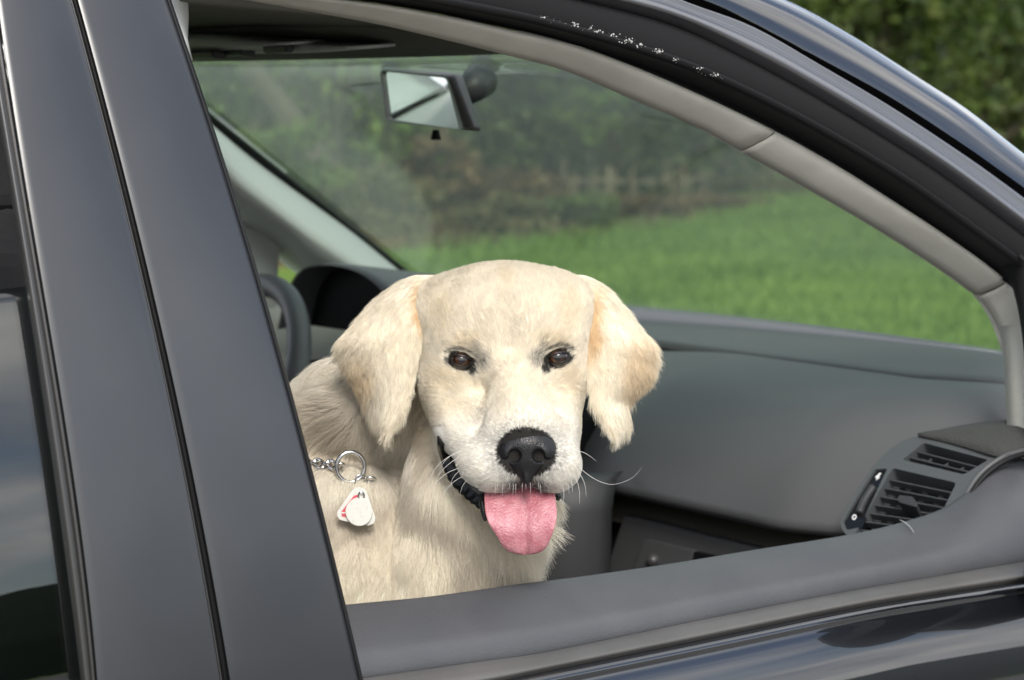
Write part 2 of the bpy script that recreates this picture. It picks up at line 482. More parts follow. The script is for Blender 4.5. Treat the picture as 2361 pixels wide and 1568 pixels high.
# ---- pillar between the doors
Y0, Y1 = -60, 1600
ys = np.linspace(Y0, Y1, 60)
def xcurve(pts):
    P = np.array(pts, float)
    return np.polyval(np.polyfit(P[:, 1], P[:, 0], 3), ys)
xR = xcurve([(-60, 0)] and [(373, -60), (389, 0), (437, 129), (489, 278), (540, 453), (592, 623), (644, 807), (699, 1020), (747, 1195), (796, 1384), (825, 1525), (842, 1600)])
xM = xcurve([(155, -60), (172, 0), (234, 257), (304, 494), (349, 690), (374, 807), (422, 1050), (461, 1234), (512, 1525), (524, 1600)])
wM = np.interp(ys, [0, 1568], [8, 11])
xLl = xcurve([(-62, -60), (-52, 0), (-8, 300), (40, 519), (77, 753), (120, 1074), (160, 1388), (187, 1568), (191, 1600)])
xLr = xcurve([(-16, -60), (-8, 0), (32, 300), (74, 519), (110, 720), (160, 1067), (201, 1362), (221, 1568), (225, 1600)])
def pillar_panel(name, xa, xb, mt, crown=0.003, lip=0.012, label=None):
    cols = []
    for t, off in [(0.0, lip), (0.0006, 0.002), (0.002, 0.0002), (0.006, 0.0)] + [(t, -crown * 4 * t * (1 - t)) for t in np.linspace(0.08, 0.92, 12)] + [(0.994, 0.0), (0.998, 0.0002), (0.9994, 0.002), (1.0, lip)]:
        cols.append(np.array([on_side(a * (1 - t) + b * t, y, off) for a, b, y in zip(xa, xb, ys)]))
    o = sheet(name, cols, mt, car, solid=0.0)
    if label: o['label'] = label
    return o
pillar_panel('pillar_panel', xM + wM, xR - 7, M['pillar'], label='satin black pillar panel on the front door')
pillar_panel('pillar_panel', xLr + 2, xM - wM, M['pillar'], label='satin black pillar panel on the rear door')
cols = [np.array([on_side(x + d, y, o_) for x, y in zip(xR, ys)]) for d, o_ in [(-8, 0.012), (-7.5, 0.0), (-5, -0.002), (-1, -0.001), (1.5, 0.004), (2, 0.03), (1.0, 0.06)]]
sheet('glass_run_seal', cols, M['rubber'], car, solid=0.0)
cols = [np.array([on_side(x + d, y, o_) for x, y, w_ in zip(xM, ys, wM) for d in [k_ * w_]]) for k_, o_ in [(-1.15, 0.010), (-.6, .016), (.6, .016), (1.15, .010)]]
sheet('door_gap_seal', cols, M['rubber'], car, solid=0.0)
# slim flange on the rear door's front edge
cols = [np.array([on_side(x - w_ * k_, y, o_) for x, y, w_ in zip(xM, ys, wM)]) for k_, o_ in [(1.0, 0.004), (0.85, 0.0025), (0.55, 0.004), (0.45, 0.012)]]
sheet('door_flange', cols, M['window_trim'], car, solid=0.0)
# rear window trim and glass
cols = []
for t, o_ in [(0, 0.018), (0.04, 0.008), (0.15, 0.002), (0.3, -0.002), (0.45, -0.003), (0.6, -0.001), (0.72, 0.003), (0.76, 0.004), (0.8, 0.0), (0.9, 0.0005), (1, 0.006)]:
    cols.append(np.array([on_side(a * (1 - t) + b * t, y, o_) for a, b, y in zip(xLl, xLr, ys)]))
sheet('rear_window_trim', cols, M['window_trim'], car, solid=0.0)
cols = []
yg = np.linspace(661, 1600, 30)
xg = np.interp(yg, ys, xLl)
for d in [-420, -300, -200, -120, -60, 0, 4]:
    cols.append(np.array([on_side(x + d, y - d * 0.115, 0.016) for x, y in zip(xg, yg)]))
sheet('rear_window_glass', cols, M['side_glass'], car, solid=0.004)
# inner edge of the pillar trim that shows at the top of the opening
cols = [np.array([on_side(x, y, o_) for x, y in zip(xs_, [-60, 0, 40, 90, 140])]) for xs_, o_ in [((380, 396, 408, 424, 436), .10), ((408, 416, 422, 430, 440), .105), ((424, 430, 431, 430, 441), .12), ((426, 432, 433, 431, 442), .16)]]
sheet('upper_pillar_trim', cols, M['trim_light'], car, solid=0.002)

# ---- the door's top: inner trim, belt seal, painted skin
XS1 = [(700, 1408), (800, 1394), (993, 1375), (1201, 1346), (1326, 1331), (1536, 1301), (1743, 1267), (1966, 1231), (2106, 1197), (2184, 1169), (2229, 1139), (2274, 1100), (2320, 1072), (2361, 1052), (2440, 1030)]
XS2 = [(700, 1546), (831, 1527), (1115, 1488), (1268, 1466), (1603, 1398), (1939, 1334), (2150, 1299), (2361, 1264), (2440, 1250)]
XS3 = [(700, 1632), (900, 1601), (1110, 1568), (1268, 1536), (1603, 1468), (1966, 1393), (2180, 1358), (2361, 1331), (2440, 1318)]
N2 = 90
def at_y(pts, y, n=N2):
    q = spline(pts, n)
    yy = np.broadcast_to(y, (n,))
    return np.array([on_y(a, b, k) for (a, b), k in zip(q, yy)])
s1 = at_y(XS1, 1.792)
s2 = at_y(XS2, 1.722)
s3 = at_y(XS3, 1.694)
rows = [s1 + np.array([0, 0.012, -0.25]), s1 + np.array([0, 0.012, -0.012]), s1 + np.array([0, 0.006, -0.002])]
for t in np.linspace(0, 1, 14):
    crown = 0.003 * math.sin(math.pi * t) if t > 0 else 0
    drop = -0.010 * max(0, (t - 0.86) / 0.14) ** 2
    p = s1 * (1 - t) + s2 * t
    p[:, 2] += crown + drop + 0.003 * (1 - t) * 0
    rows.append(p)
rows += [s2 + np.array([0, 0.001, -0.016]), s2 + np.array([0, 0.003, -0.05])]
sheet('door_top_trim', rows, M['door_trim'], car, solid=0.0)
# scratch and scuffs on the trim
tr = np.array([on_plane(a, b, s1[70], np.cross(s2[70] - s1[70], s1[75] - s1[70])) for a, b in spline([(2072, 1209), (2086, 1217), (2097, 1227), (2105, 1239)], 10)])
tube('trim_scratch', tr + np.array([0, -0.001, 0.0052]), [0.0002, .0005, .0007, .0008, .0008, .0007, .0006, .0006, .0005, .0003], mat('pale_scuff', (0.30, 0.31, 0.31), 0.6), car, 6)
# belt seal
rows = [s2 + np.array([0, -0.001, -0.040]), s2 + np.array([0, -0.0025, -0.0135])]
A_, B_ = s2 + np.array([0, -0.004, -0.0135]), s3
for t in np.linspace(0, 1, 10):
    p = A_ * (1 - t) + B_ * t
    p = p + OUTV * 0.0035 * math.sin(math.pi * t) ** 0.8
    if t > .35 and t < .5: p = p - OUTV * 0.0008
    rows.append(p)
rows += [s3 + np.array([0, 0.004, -0.003]), s3 + np.array([0, 0.010, -0.02])]
sheet('belt_seal', rows, M['belt'], car, solid=0.0)
# painted door skin
skin = [s3 + np.array([0, 0.012, -0.012]), s3 + np.array([0, 0.002, -0.0045])]
base = s3 + np.array([0, -0.0015, -0.006])
skin.append(base)
ang0, x_ = R(58), 0
cur = base.copy()
steps = [(0.0035, 70), (0.0035, 45), (0.003, 10), (0.002, -22), (0.002, 5), (0.004, 31), (0.006, 26), (0.010, 21), (0.014, 17), (0.018, 13.5), (0.022, 11), (0.026, 9), (0.03, 7.5), (0.04, 6), (0.05, 5), (0.07, 3), (0.08, 1), (0.08, -2)]
for ds, a in steps:
    cur = cur + np.array([0, -math.sin(R(a)) * ds, -math.cos(R(a)) * ds])
    skin.append(cur.copy())
sheet('front_door_skin', skin, M['paint'], car, solid=0.0)
rear = [r_[:1].repeat(8, 0) + np.linspace([-0.9, 0, -0.01], [-0.006, 0, 0], 8) for r_ in skin]
sheet('rear_door_skin', rear, M['paint'], car, solid=0.0)
rb = [r_[:1].repeat(8, 0) + np.linspace([-0.9, 0, -0.005], [0.03, 0, 0], 8) for r_ in [s1 + np.array([0, .004, -.03]), s2 + np.array([0, 0, -.02]), s3 + np.array([0, 0, -.004])]]
sheet('rear_door_trim', rb, M['belt'], car, solid=0.002)
# ---- door mirror, outside the picture but mirrored in the paint
mc = on_side(2690, 1165, -0.20)
rr_ = []
for t in np.linspace(0, 1, 9):
    w_ = math.sin(math.pi * (0.08 + 0.84 * t)) ** 0.45
    ring = []
    for a in np.linspace(0, 2 * math.pi, 20, endpoint=False):
        ca, sa = math.cos(a), math.sin(a)
        ring.append(mc + np.array([0.065 - 0.13 * t + 0.0, 0.115 * w_ * abs(ca) ** .7 * np.sign(ca), 0.075 * w_ * abs(sa) ** .7 * np.sign(sa)]))
    rr_.append(np.array(ring))
vs_ = np.vstack(rr_)
ff_ = grid_faces(9, 20, close_c=True) + [tuple(range(20)), tuple(range(8 * 20, 9 * 20))[::-1]]
dm = mesh_obj('door_mirror', vs_, ff_, M['black'], car)
tube('mirror_foot', [mc + np.array([0.01, 0.02, -0.05]), mc + np.array([0.01, 0.08, -0.085]), mc + np.array([0.01, 0.16, -0.10])], [0.035, 0.03, 0.035], M['black_gloss'], dm, 12)

# ---- windscreen, far pillar, far door
near_e = np.array([on_side(a, b, 0.185) for a, b in spline([(860, 40), (1030, 80), (1153, 112), (1307, 150), (1461, 214), (1616, 280), (1712, 335), (1873, 425), (2028, 515), (2163, 600), (2254, 665), (2300, 735), (2335, 815), (2356, 880)], 40)])
YF = 3.10
def far_pt(px, py, off=0.0):
    r = ray(px, py); z = 1.2
    for _ in range(8):
        y = YF - 0.12 * max(0, z - 1.1) - 0.25 * max(0, z - 1.1) ** 2 - off
        t = y / r[1]; z = CAM[2] + t * r[2]
    return CAM + r * t
far_u = np.array([far_pt(a, b) for a, b in spline([(330, 130), (420, 220), (494, 292), (618, 391), (741, 480), (824, 541), (930, 630), (985, 674)], 40)])
far_top = far_u
# match stations by height so the glass rules straight across
rows = []
nz = 30
zt = np.linspace(1.080, 1.452, nz)
def by_z(c, zs):
    o = np.argsort(c[:, 2]); c = c[o]
    return np.stack([np.interp(zs, c[:, 2], c[:, k]) for k in range(3)], 1)
slope_n = np.polyfit(near_e[:, 2], near_e[:, 0], 1)
slope_f = np.polyfit(far_u[:, 2], far_u[:, 0], 1)
n_e = by_z(near_e, zt); f_e = by_z(far_u, zt)
n_e[:, 1] += 0.0
f_e[:, 0] = np.polyval(slope_f, zt); f_e[:, 1] = np.polyval(np.polyfit(far_u[:, 2], far_u[:, 1], 2), zt)
for t in np.linspace(-0.01, 1.01, 21):
    p = n_e * (1 - t) + f_e * t
    p[:, 0] += 0.075 * 4 * t * (1 - t) + 0.14 * max(0.0, 1 - t) ** 1.2
    rows.append(p)
WS_ROWS = rows
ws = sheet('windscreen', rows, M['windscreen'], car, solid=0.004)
# ceramic border along the far side and top
sheet('windscreen_border', [WS_ROWS[-1] + np.array([-.006, 0, 0]), WS_ROWS[-1] * .45 + WS_ROWS[-2] * .55 + np.array([-.006, 0, 0])], mat('dark_glass_border', (0.028, 0.036, 0.030), 0.4), car, solid=0.001)
tube('windscreen_edge_seal', far_u + np.array([-0.003, -0.012, 0.0]), 0.005, M['rubber'], car, 8)
# far pillar: bright face to the glass, shaded face to the cabin
far_m = np.array([far_pt(a, b, 0.10) for a, b in spline([(300, 200), (400, 268), (480, 345), (540, 412), (620, 474), (700, 534), (790, 596), (880, 655), (930, 690)], 40)])
far_l = np.array([far_pt(a, b, 0.03) for a, b in spline([(280, 300), (400, 395), (490, 462), (560, 510), (640, 556), (695, 612), (760, 655), (830, 700), (880, 735)], 40)])
rows = [far_u + np.array([0.0, 0.02, -0.004])]
for t in np.linspace(0, 1, 6):
    rows.append(far_u * (1 - t) + far_m * t + np.array([-0.2, -0.4, 0.6]) * 0.012 * math.sin(math.pi * t))
for t in np.linspace(0.1, 1, 7):
    rows.append(far_m * (1 - t) + far_l * t + np.array([-0.5, -0.8, 0.0]) * 0.018 * math.sin(math.pi * t))
rows.append(far_l + np.array([0, 0.05, 0]))
sheet('far_pillar_trim', rows, M['trim_light'], car, solid=-0.002)
# trim post of the driver's door
post_o = [(560, 500), (600, 519), (642, 534), (657, 563), (650, 588), (647, 640), (646, 720), (640, 830), (560, 830), (500, 830), (500, 480)]
prism('far_door_post', [far_pt(a, b, 0.02) for a, b in post_o], (0.0, 0.05, 0.0), M['trim_light'], car, bevel=0.012)
# driver's door below its window
fd = np.array([[x, YF - 0.02, 1.085] for x in np.linspace(-0.4, 2.1, 12)])
rows = [fd + np.array([0, 0.08, 0.0]), fd + np.array([0, .0, 0.004]), fd + np.array([0, -.012, -0.02]), fd + np.array([0, -.012, -0.16]), fd + np.array([0, -.05, -0.20]), fd + np.array([0, -.02, -0.7])]
sheet('far_door_trim', rows, M['trim_light'], car, solid=0.004)
# driver's side window frame further back, closing the cabin
box('far_door_frame', (0.72, YF - 0.02, 1.28), (0.22, 0.05, 0.42), M['trim_light'], car, bevel=0.02)
fg = np.array([[x, 0, 0] for x in (-0.4, 0.62)])
sheet('far_rear_glass', [np.array([[x, YF - .0, 1.08] for x in (-.4, .1, .62)]), np.array([[x, YF - .06, 1.27] for x in (-.4, .1, .62)]), np.array([[x, YF - .15, 1.45] for x in (-.4, .1, .62)])], M['side_glass'], car, solid=0.004)

# ---- headliner, header, sun visor
hz = lambda x: 1.468 + 0.06 * np.clip((1.36 - x) / 1.2, 0, 1) ** 0.8
xs_ = np.linspace(-0.5, 1.33, 20)
rows = []
for y in np.linspace(1.95, 3.03, 13):
    rows.append(np.array([[x, y, hz(x) + 0.012 * math.sin(math.pi * (y - 1.95) / 1.08)] for x in xs_]))
sheet('headliner', rows, M['headliner'], car, solid=0.01)
hd0 = np.array([[1.315, 1.95 + 1.07 * t, 1.468 + .012 * math.sin(math.pi * t)] for t in np.linspace(0, 1, 20)])
hd1 = np.array([[1.44 + 0.08 * 4 * t * (1 - t), 1.96 + 1.05 * t, 1.449] for t in np.linspace(0, 1, 20)])
sheet('windscreen_header', [hd0, hd0 * .5 + hd1 * .5 + np.array([0, 0, -.006]), hd1, hd1 + np.array([.02, 0, .02])], M['headliner'], car, solid=0.006)
# dark upper screen band at the top of the glass
vz = [on_x(a, b, 1.34) for a, b in [(425, 108), (560, 112), (700, 118), (800, 121)]]
def visor(pts_top, pts_bot, x0, mt, name):
    a = np.array([on_x(p[0], p[1], x0) for p in spline(pts_top, 16)])
    b = np.array([on_x(p[0], p[1], x0 + 0.02) for p in spline(pts_bot, 16)])
    m_ = (a + b) / 2 + np.array([-0.012, 0, 0])
    return sheet(name, [a + np.array([0.05, 0, 0.004]), a, m_, b, b + np.array([0.05, 0, 0.004])], mt, car, solid=0.003)
visor([(380, 78), (500, 86), (600, 97), (660, 101)], [(380, 126), (470, 120), (580, 112), (660, 102)], 1.30, M['trim_light'], 'sun_visor')
visor([(470, 119), (560, 113), (660, 104), (760, 107), (820, 110)], [(470, 124), (560, 121), (660, 120), (740, 118), (820, 111)], 1.33, M['trim_light'], 'sun_visor')
box('visor_clip', on_x(642, 112, 1.315), (0.012, 0.055, 0.010), M['dark_plastic'], car, bevel=0.004)
box('visor_pivot', on_x(462, 126, 1.31), (0.02, 0.10, 0.010), M['dark_plastic'], car, bevel=0.004)
box('visor_pivot', on_x(520, 122, 1.325), (0.02, 0.11, 0.008), M['dark_plastic'], car, bevel=0.003)

# ---- inside mirror
nrm = np.array([-0.945, 0.24, 0.09]); nrm /= np.linalg.norm(nrm)
mp = at_depth(985, 230, 2.86)
def mq(px, py, back=0.0): return on_plane(px, py, mp, nrm) - nrm * back
def rounded(corners, r, k=5):
    """picture polygon with rounded corners"""
    out = []
    P = [np.array(p, float) for p in corners]
    for i, p in enumerate(P):
        a, b = P[i - 1], P[(i + 1) % len(P)]
        u = (a - p) / np.linalg.norm(a - p); v = (b - p) / np.linalg.norm(b - p)
        for t in np.linspace(0, 1, k):
            s, e = p + u * r, p + v * r
            out.append((1 - t) ** 2 * s + 2 * t * (1 - t) * p + t * t * e)
    return out
outer = rounded([(879, 154), (1046, 168), (1092, 302), (892, 281)], 13)
inner = rounded([(888, 166), (1038, 184), (1066, 300), (902, 276)], 9)
inner = rounded([(888, 165), (1036, 181), (1067, 299), (902, 275)], 9)
O0 = np.array([mq(*p) for p in outer]); cen = O0.mean(0)
O1 = np.array([mq(*p, back=-0.004) for p in inner])
def ringset(rings):
    nn = len(rings[0])
    return np.vstack(rings), grid_faces(len(rings), nn, close_c=True)
back1 = O0 - nrm * 0.010
back2 = cen + (O0 - cen) * 0.80 - nrm * 0.020
back3 = cen + (O0 - cen) * 0.3 - nrm * 0.026
v_, f_ = ringset([O1 - nrm * 0.003, O1, (O0 + O1) / 2 + nrm * 0.003, O0, back1, back2, back3])
f_.append(tuple(range(6 * len(O0), 7 * len(O0))))
mir = mesh_obj('inside_mirror', v_, f_, mat('mirror_housing_plastic', (0.075, 0.078, 0.072), 0.35), car, smooth=True)
gm = np.array([mq(*p, back=-0.0015) for p in inner])
mesh_obj('mirror_glass', gm, [tuple(range(len(gm)))], M['mirror'], mir, smooth=False)
st = [cen - nrm * 0.03, at_depth(1092, 200, 2.87), at_depth(1108, 185, 2.89)]
tube('mirror_stem', st, [0.016, 0.019, 0.022], M['dark_plastic'], mir, 14)
bl = []
for a in np.linspace(0, 2 * math.pi, 18, endpoint=False):
    bl.append((1095 + 34 * math.cos(a) - (8 if math.sin(a) > 0 else 0), 193 + 44 * math.sin(a)))
prism('mirror_mount', [at_depth(a, b, 2.875) for a, b in bl], FWD * 0.02, M['dark_plastic'], mir, bevel=0.008)
tube('mirror_knob', [at_depth(1005, 300, 2.86), at_depth(1005, 322, 2.86)], [0.004, 0.0065], M['black'], mir, 10)

# ---- dashboard
NY = 60
ysd = np.linspace(1.845, 3.09, NY)
def smooth(a, b, x):
    t = np.clip((x - a) / (b - a), 0, 1); return t * t * (3 - 2 * t)
cdrop = smooth(2.36, 2.60, ysd)
side_r = np.clip((1.98 - ysd) / 0.14, 0, 1)
bow = 0.078 * 4 * np.clip((ysd - 1.95) / 1.26, 0, 1) * (1 - np.clip((ysd - 1.95) / 1.26, 0, 1))
def drow(x, z, bx=0.0, dz=0.0, dx=0.0):
    return np.stack([x + bx * bow + dx * cdrop + 0.78 * np.clip(2.05 - ysd, 0, 1) ** 1.2, ysd, z - dz * cdrop - 0.015 * side_r ** 2], 1)
shelf = [drow(2.260, 1.068, 1.0), drow(2.215, 1.0775, 0.95), drow(2.167, 1.0797, 0.85), drow(2.126, 1.0790, 0.6), drow(2.084, 1.0760, 0.35), drow(2.050, 1.0712, 0.15), drow(2.0346, 1.0677, 0.1), drow(2.0310, 1.0652, 0.1), drow(2.0305, 1.0560, 0.1)]
sheet('dash_shelf', shelf, M['dash'], car, solid=0.0)
body = [drow(2.0284, 1.0520, 0.1, 0), drow(2.0276, 1.0625, 0.1, 0.010), drow(2.0205, 1.0648, 0.1, 0.012), drow(2.0110, 1.0648, 0.1, 0.016)]
for x, z, dz, dx in [(1.9755, 1.0598, 0.03, 0), (1.9309, 1.0480, 0.042, 0), (1.8894, 1.0288, 0.05, 0.01), (1.8552, 0.9987, 0.05, 0.025), (1.8293, 0.9676, 0.04, 0.04), (1.8116, 0.9385, 0.03, 0.05), (1.8013, 0.9188, 0.02, 0.055), (1.7987, 0.9105, 0.0, 0.055), (1.8065, 0.9022, 0, 0.05), (1.8666, 0.8991, 0, 0)]:
    body.append(drow(x, z, 0.08 if x > 1.96 else 0.03, dz, dx))
sheet('dash_pad', body, M['dash'], car, solid=0.0)
sheet('dash_seam', [drow(2.075, 1.066, 0.3), drow(2.030, 1.0535, 0.1), drow(1.985, 1.040, 0.09, 0.02)], M['rubber'], car, solid=0.0)
# recess and glove box below
yg = np.linspace(1.85, 2.45, 14)
gb = lambda x, z: np.stack([np.full(14, x), yg, np.full(14, z)], 1)
sheet('glove_recess', [gb(1.867, .903), gb(1.867, .882), gb(1.841, .865), gb(1.838, .858)], M['olive'], car, solid=0.002)
GX = 1.835
def on_g(px, py, d=0.0): return on_plane(px, py, (GX - d, 0, .88), (-1, 0, 0.10))
gl = [(1437, 1187), (1900, 1300), (1880, 1430), (1388, 1335)]
prism('glove_box_lid', [on_g(*p) for p in gl], (0.05, 0, 0), M['glove'], car, bevel=0.004)
gp = prism('lock_plate', [on_g(*p, d=0.008) for p in rounded([(1484, 1244), (1598, 1270), (1580, 1340), (1456, 1330)], 6)], (0.012, 0, 0), M['glove'], car, bevel=0.003)
tube('glove_lock', [on_g(1506, 1292, d=0.006), on_g(1506, 1292, d=0.014)], [0.008, 0.0078], mat('dull_lock_metal', (0.10, 0.10, 0.10), 0.5, 0.6), car, 16)
prism('glove_latch', [on_g(*p, d=0.006) for p in [(1600, 1272), (1668, 1286), (1655, 1330), (1590, 1330)]], (0.01, 0, 0), M['black'], car)
sheet('footwell_panel', [np.array([[1.86, 1.86, .87], [1.86, 2.5, .87]]), np.array([[1.86, 1.86, .3], [1.86, 2.5, .3]])], M['dark_plastic'], car, solid=0.01)
# rounded end of the centre console
rows = []
for z, k in [(0.935, 0.0), (0.925, .015), (0.89, .022), (0.80, .025), (0.65, .02), (0.4, .02)]:
    arc = []
    for a in np.linspace(-90, 60, 16):
        arc.append((1.80 - 0.10 * math.cos(R(a)) - k * 1.2, 2.43 + 0.10 * math.sin(R(a)) - k * .5, z))
    arc.append((1.66 - k, 2.78, z))
    rows.append(np.array(arc))
sheet('centre_console', rows, M['dark_plastic'], car, solid=0.004)

# ---- air vent at the end of the dashboard
VP0 = on_x(1950, 1200, 1.783)
VN = np.cross(on_x(2214, 1166, 1.845) - VP0, on_x(2113, 1007, 1.885) - VP0); VN /= np.linalg.norm(VN)
if VN[0] > 0: VN = -VN
def on_v(px, py, d=0.0): return on_plane(px, py, VP0, VN) + VN * d
hous = spline([(1990, 1262), (1950, 1232), (1938, 1202), (1957, 1166), (1978, 1127), (2012, 1078), (2036, 1050), (2060, 1030), (2085, 1015), (2113, 1007), (2160, 1013), (2230, 1032), (2306, 1054), (2268, 1092), (2236, 1128), (2214, 1166), (2190, 1215), (2170, 1262)], 60)
def vent_hole(c, r): return [np.array(p) for p in rounded(c, r, 6)]
up_c = [(2130, 1021), (2279, 1060), (2222, 1094), (2080, 1060)]
lo_c = [(2058, 1079), (2205, 1113), (2132, 1262), (1962, 1246)]
st_c = [(2016, 1082), (2046, 1080), (1982, 1216), (1952, 1222), (1944, 1200)]
vent = None
def plate_with_holes(name, outline, holes, thick, mt, parent, bevel=0.0015):
    from mathutils.geometry import delaunay_2d_cdt
    loops = [outline] + holes
    pts, edges = [], []
    for lp_ in loops:
        k = len(pts); pts += [Vector((float(p[0]), float(p[1]))) for p in lp_]
        edges += [(k + i, k + (i + 1) % len(lp_)) for i in range(len(lp_))]
    v2, _, faces, *_r = delaunay_2d_cdt(pts, edges, [], 1, 1e-4)
    def inside(p, poly):
        c = False; j = len(poly) - 1
        for i in range(len(poly)):
            if (poly[i][1] > p[1]) != (poly[j][1] > p[1]) and p[0] < (poly[j][0] - poly[i][0]) * (p[1] - poly[i][1]) / (poly[j][1] - poly[i][1]) + poly[i][0]: c = not c
            j = i
        return c
    keep = []
    for f in faces:
        c = sum((v2[i] for i in f), Vector((0, 0))) / len(f)
        if inside(c, outline) and not any(inside(c, h) for h in holes): keep.append(f)
    V = [on_v(p[0], p[1]) for p in v2]
    o = mesh_obj(name, V, keep, mt, parent, smooth=False)
    bm = bmesh.new(); bm.from_mesh(o.data); bmesh.ops.recalc_face_normals(bm, faces=bm.faces)
    if bm.faces and sum((f.normal.dot(Vector(VN)) for f in bm.faces)) < 0: bmesh.ops.reverse_faces(bm, faces=bm.faces)
    bmesh.ops.delete(bm, geom=[v for v in bm.verts if not v.link_faces], context='VERTS')
    bm.to_mesh(o.data); bm.free()
    m_ = o.modifiers.new('thickness', 'SOLIDIFY'); m_.thickness = thick; m_.offset = -1
    if bevel:
        m_ = o.modifiers.new('bevel', 'BEVEL'); m_.width = bevel; m_.segments = 2; m_.limit_method = 'ANGLE'; m_.angle_limit = R(50)
    return o
vent = plate_with_holes('air_vent', [tuple(p) for p in hous], [vent_hole(up_c, 7), vent_hole(lo_c, 8), vent_hole(st_c, 5)], 0.05, M['vent'], car)
prism('vent_duct', [on_v(*p, d=-0.030) for p in [(1950, 1262), (2010, 1070), (2120, 1010), (2300, 1055), (2200, 1262)]], -VN * 0.01, M['black'], vent)
def vbar(name, a, b, w, d, mt, parent):
    """thin bar between two picture points of the vent, standing d behind its face"""
    A_, B_ = on_v(*a, d=d), on_v(*b, d=d)
    u = (B_ - A_) / np.linalg.norm(B_ - A_); v = np.cross(VN, u)
    h = 0.010
    q = [A_ + v * w, A_ - v * w, B_ - v * w, B_ + v * w]
    return prism(name, q, -VN * h, mt, parent, bevel=0.0006)
for i in range(7):
    t = (i + 0.95) / 8.6
    a = np.array(lo_c[0]) * (1 - t) + np.array(lo_c[3]) * t
    b = np.array(lo_c[1]) * (1 - t) + np.array(lo_c[2]) * t
    vbar('vent_slat', a + np.array([0, 1]), b, 0.0009, -0.005, M['slat'], vent)
for i in range(3):
    t = (i + 0.8) / 4
    vbar('vent_blade', np.array(lo_c[0]) * (1 - t) + np.array(lo_c[1]) * t, np.array(lo_c[3]) * (1 - t) + np.array(lo_c[2]) * t, 0.0006, -0.018, M['dark_plastic'], vent)
for t in (0.36, 0.70):
    a = np.array(up_c[0]) * (1 - t) + np.array(up_c[3]) * t; b = np.array(up_c[1]) * (1 - t) + np.array(up_c[2]) * t
    vbar('vent_slat', a, b, 0.0009, -0.004, M['slat'], vent)
for t in (0.22, 0.48, 0.73):
    a = np.array(up_c[0]) * (1 - t) + np.array(up_c[1]) * t; b = np.array(up_c[3]) * (1 - t) + np.array(up_c[2]) * t
    vbar('vent_blade', a * .6 + b * .4, b * 1.0, 0.0006, -0.009, M['slat'], vent)
kn = rounded([(2077, 1152), (2110, 1156), (2121, 1172), (2118, 1180), (2084, 1171), (2074, 1166)], 4)
prism('vent_knob', [on_v(*p, d=0.008) for p in kn], -VN * 0.02, M['dark_plastic'], vent, bevel=0.002)
# thumb-wheel strip with its little white marks
stp = prism('wheel_strip', [on_v(*p, d=-0.004) for p in vent_hole(st_c, 5)], -VN * 0.01, M['black_gloss'], vent)
wheel = spline([(2012, 1120), (1998, 1140), (1987, 1160), (1980, 1180)], 16)
tube('thumb_wheel', [on_v(*p, d=-0.002) for p in wheel], 0.0045, M['dark_plastic'], vent, 10)
def mark(poly, d=-0.0032):
    return [on_v(*p, d=d) for p in poly]
def symbol(polys):
    V_, F_ = [], []
    for poly in polys:
        k = len(V_); V_.extend(mark(poly)); F_.append(tuple(range(k, k + len(poly))))
    mesh_obj('vent_symbol', V_, F_, M['white_print'], vent, smooth=False, solid=0.0004)
symbol([[(2015, 1096), (2020, 1092), (2026, 1086), (2030, 1087), (2025, 1093), (2026, 1096), (2022, 1100), (2017, 1103), (2019, 1098)]])
f_ = lambda a, r: (1967.5 + r * math.cos(a) - r * .25 * math.sin(a), 1188 + r * 1.25 * math.sin(a))
symbol([[f_(k * math.pi / 6, 5.2), f_((k + 1) * math.pi / 6, 5.2), f_((k + 1) * math.pi / 6, 2.8), f_(k * math.pi / 6, 2.8)] for k in range(12)])
symbol([[(1972, 1175), (1976, 1173), (1981, 1171), (1982, 1173), (1978, 1175), (1978, 1180), (1976, 1180), (1976, 1176), (1973, 1177)]])
# speaker cloth beside the vent
sp = spline([(2116, 1004), (2160, 988), (2230, 974), (2300, 966), (2362, 962), (2420, 960)], 14)
sp2 = spline([(2120, 1007), (2170, 1017), (2230, 1033), (2306, 1054), (2350, 1040), (2420, 1030)], 14)
def on_s(px, py): return on_plane(px, py, on_v(2116, 1007) + VN * 0.001, VN + np.array([0, 0, .25]))
sA = np.array([on_s(*p) for p in sp]); sB = np.array([on_s(*p) for p in sp2])
sheet('speaker_grille', [sA - VN * .02, sA - VN * .004, sA * .66 + sB * .34 + VN * .003, sA * .33 + sB * .67 + VN * .003, sB], M['mesh'], car, solid=0.002)
# rim and gap where the door meets the dash
rim = [on_v(*p, d=0.002) for p in spline([(2400, 1034), (2330, 1050), (2295, 1068), (2265, 1092), (2240, 1124), (2222, 1160), (2205, 1200)], 30)]
tube('dash_end_rim', rim, 0.0028, M['dash'], car, 10)
rim2 = [on_v(*p, d=0.004) for p in spline([(2400, 1044), (2340, 1060), (2304, 1078), (2274, 1102), (2250, 1132), (2232, 1166), (2216, 1206)], 30)]
tube('dash_end_gap', rim2, 0.0028, M['rubber'], car, 10)

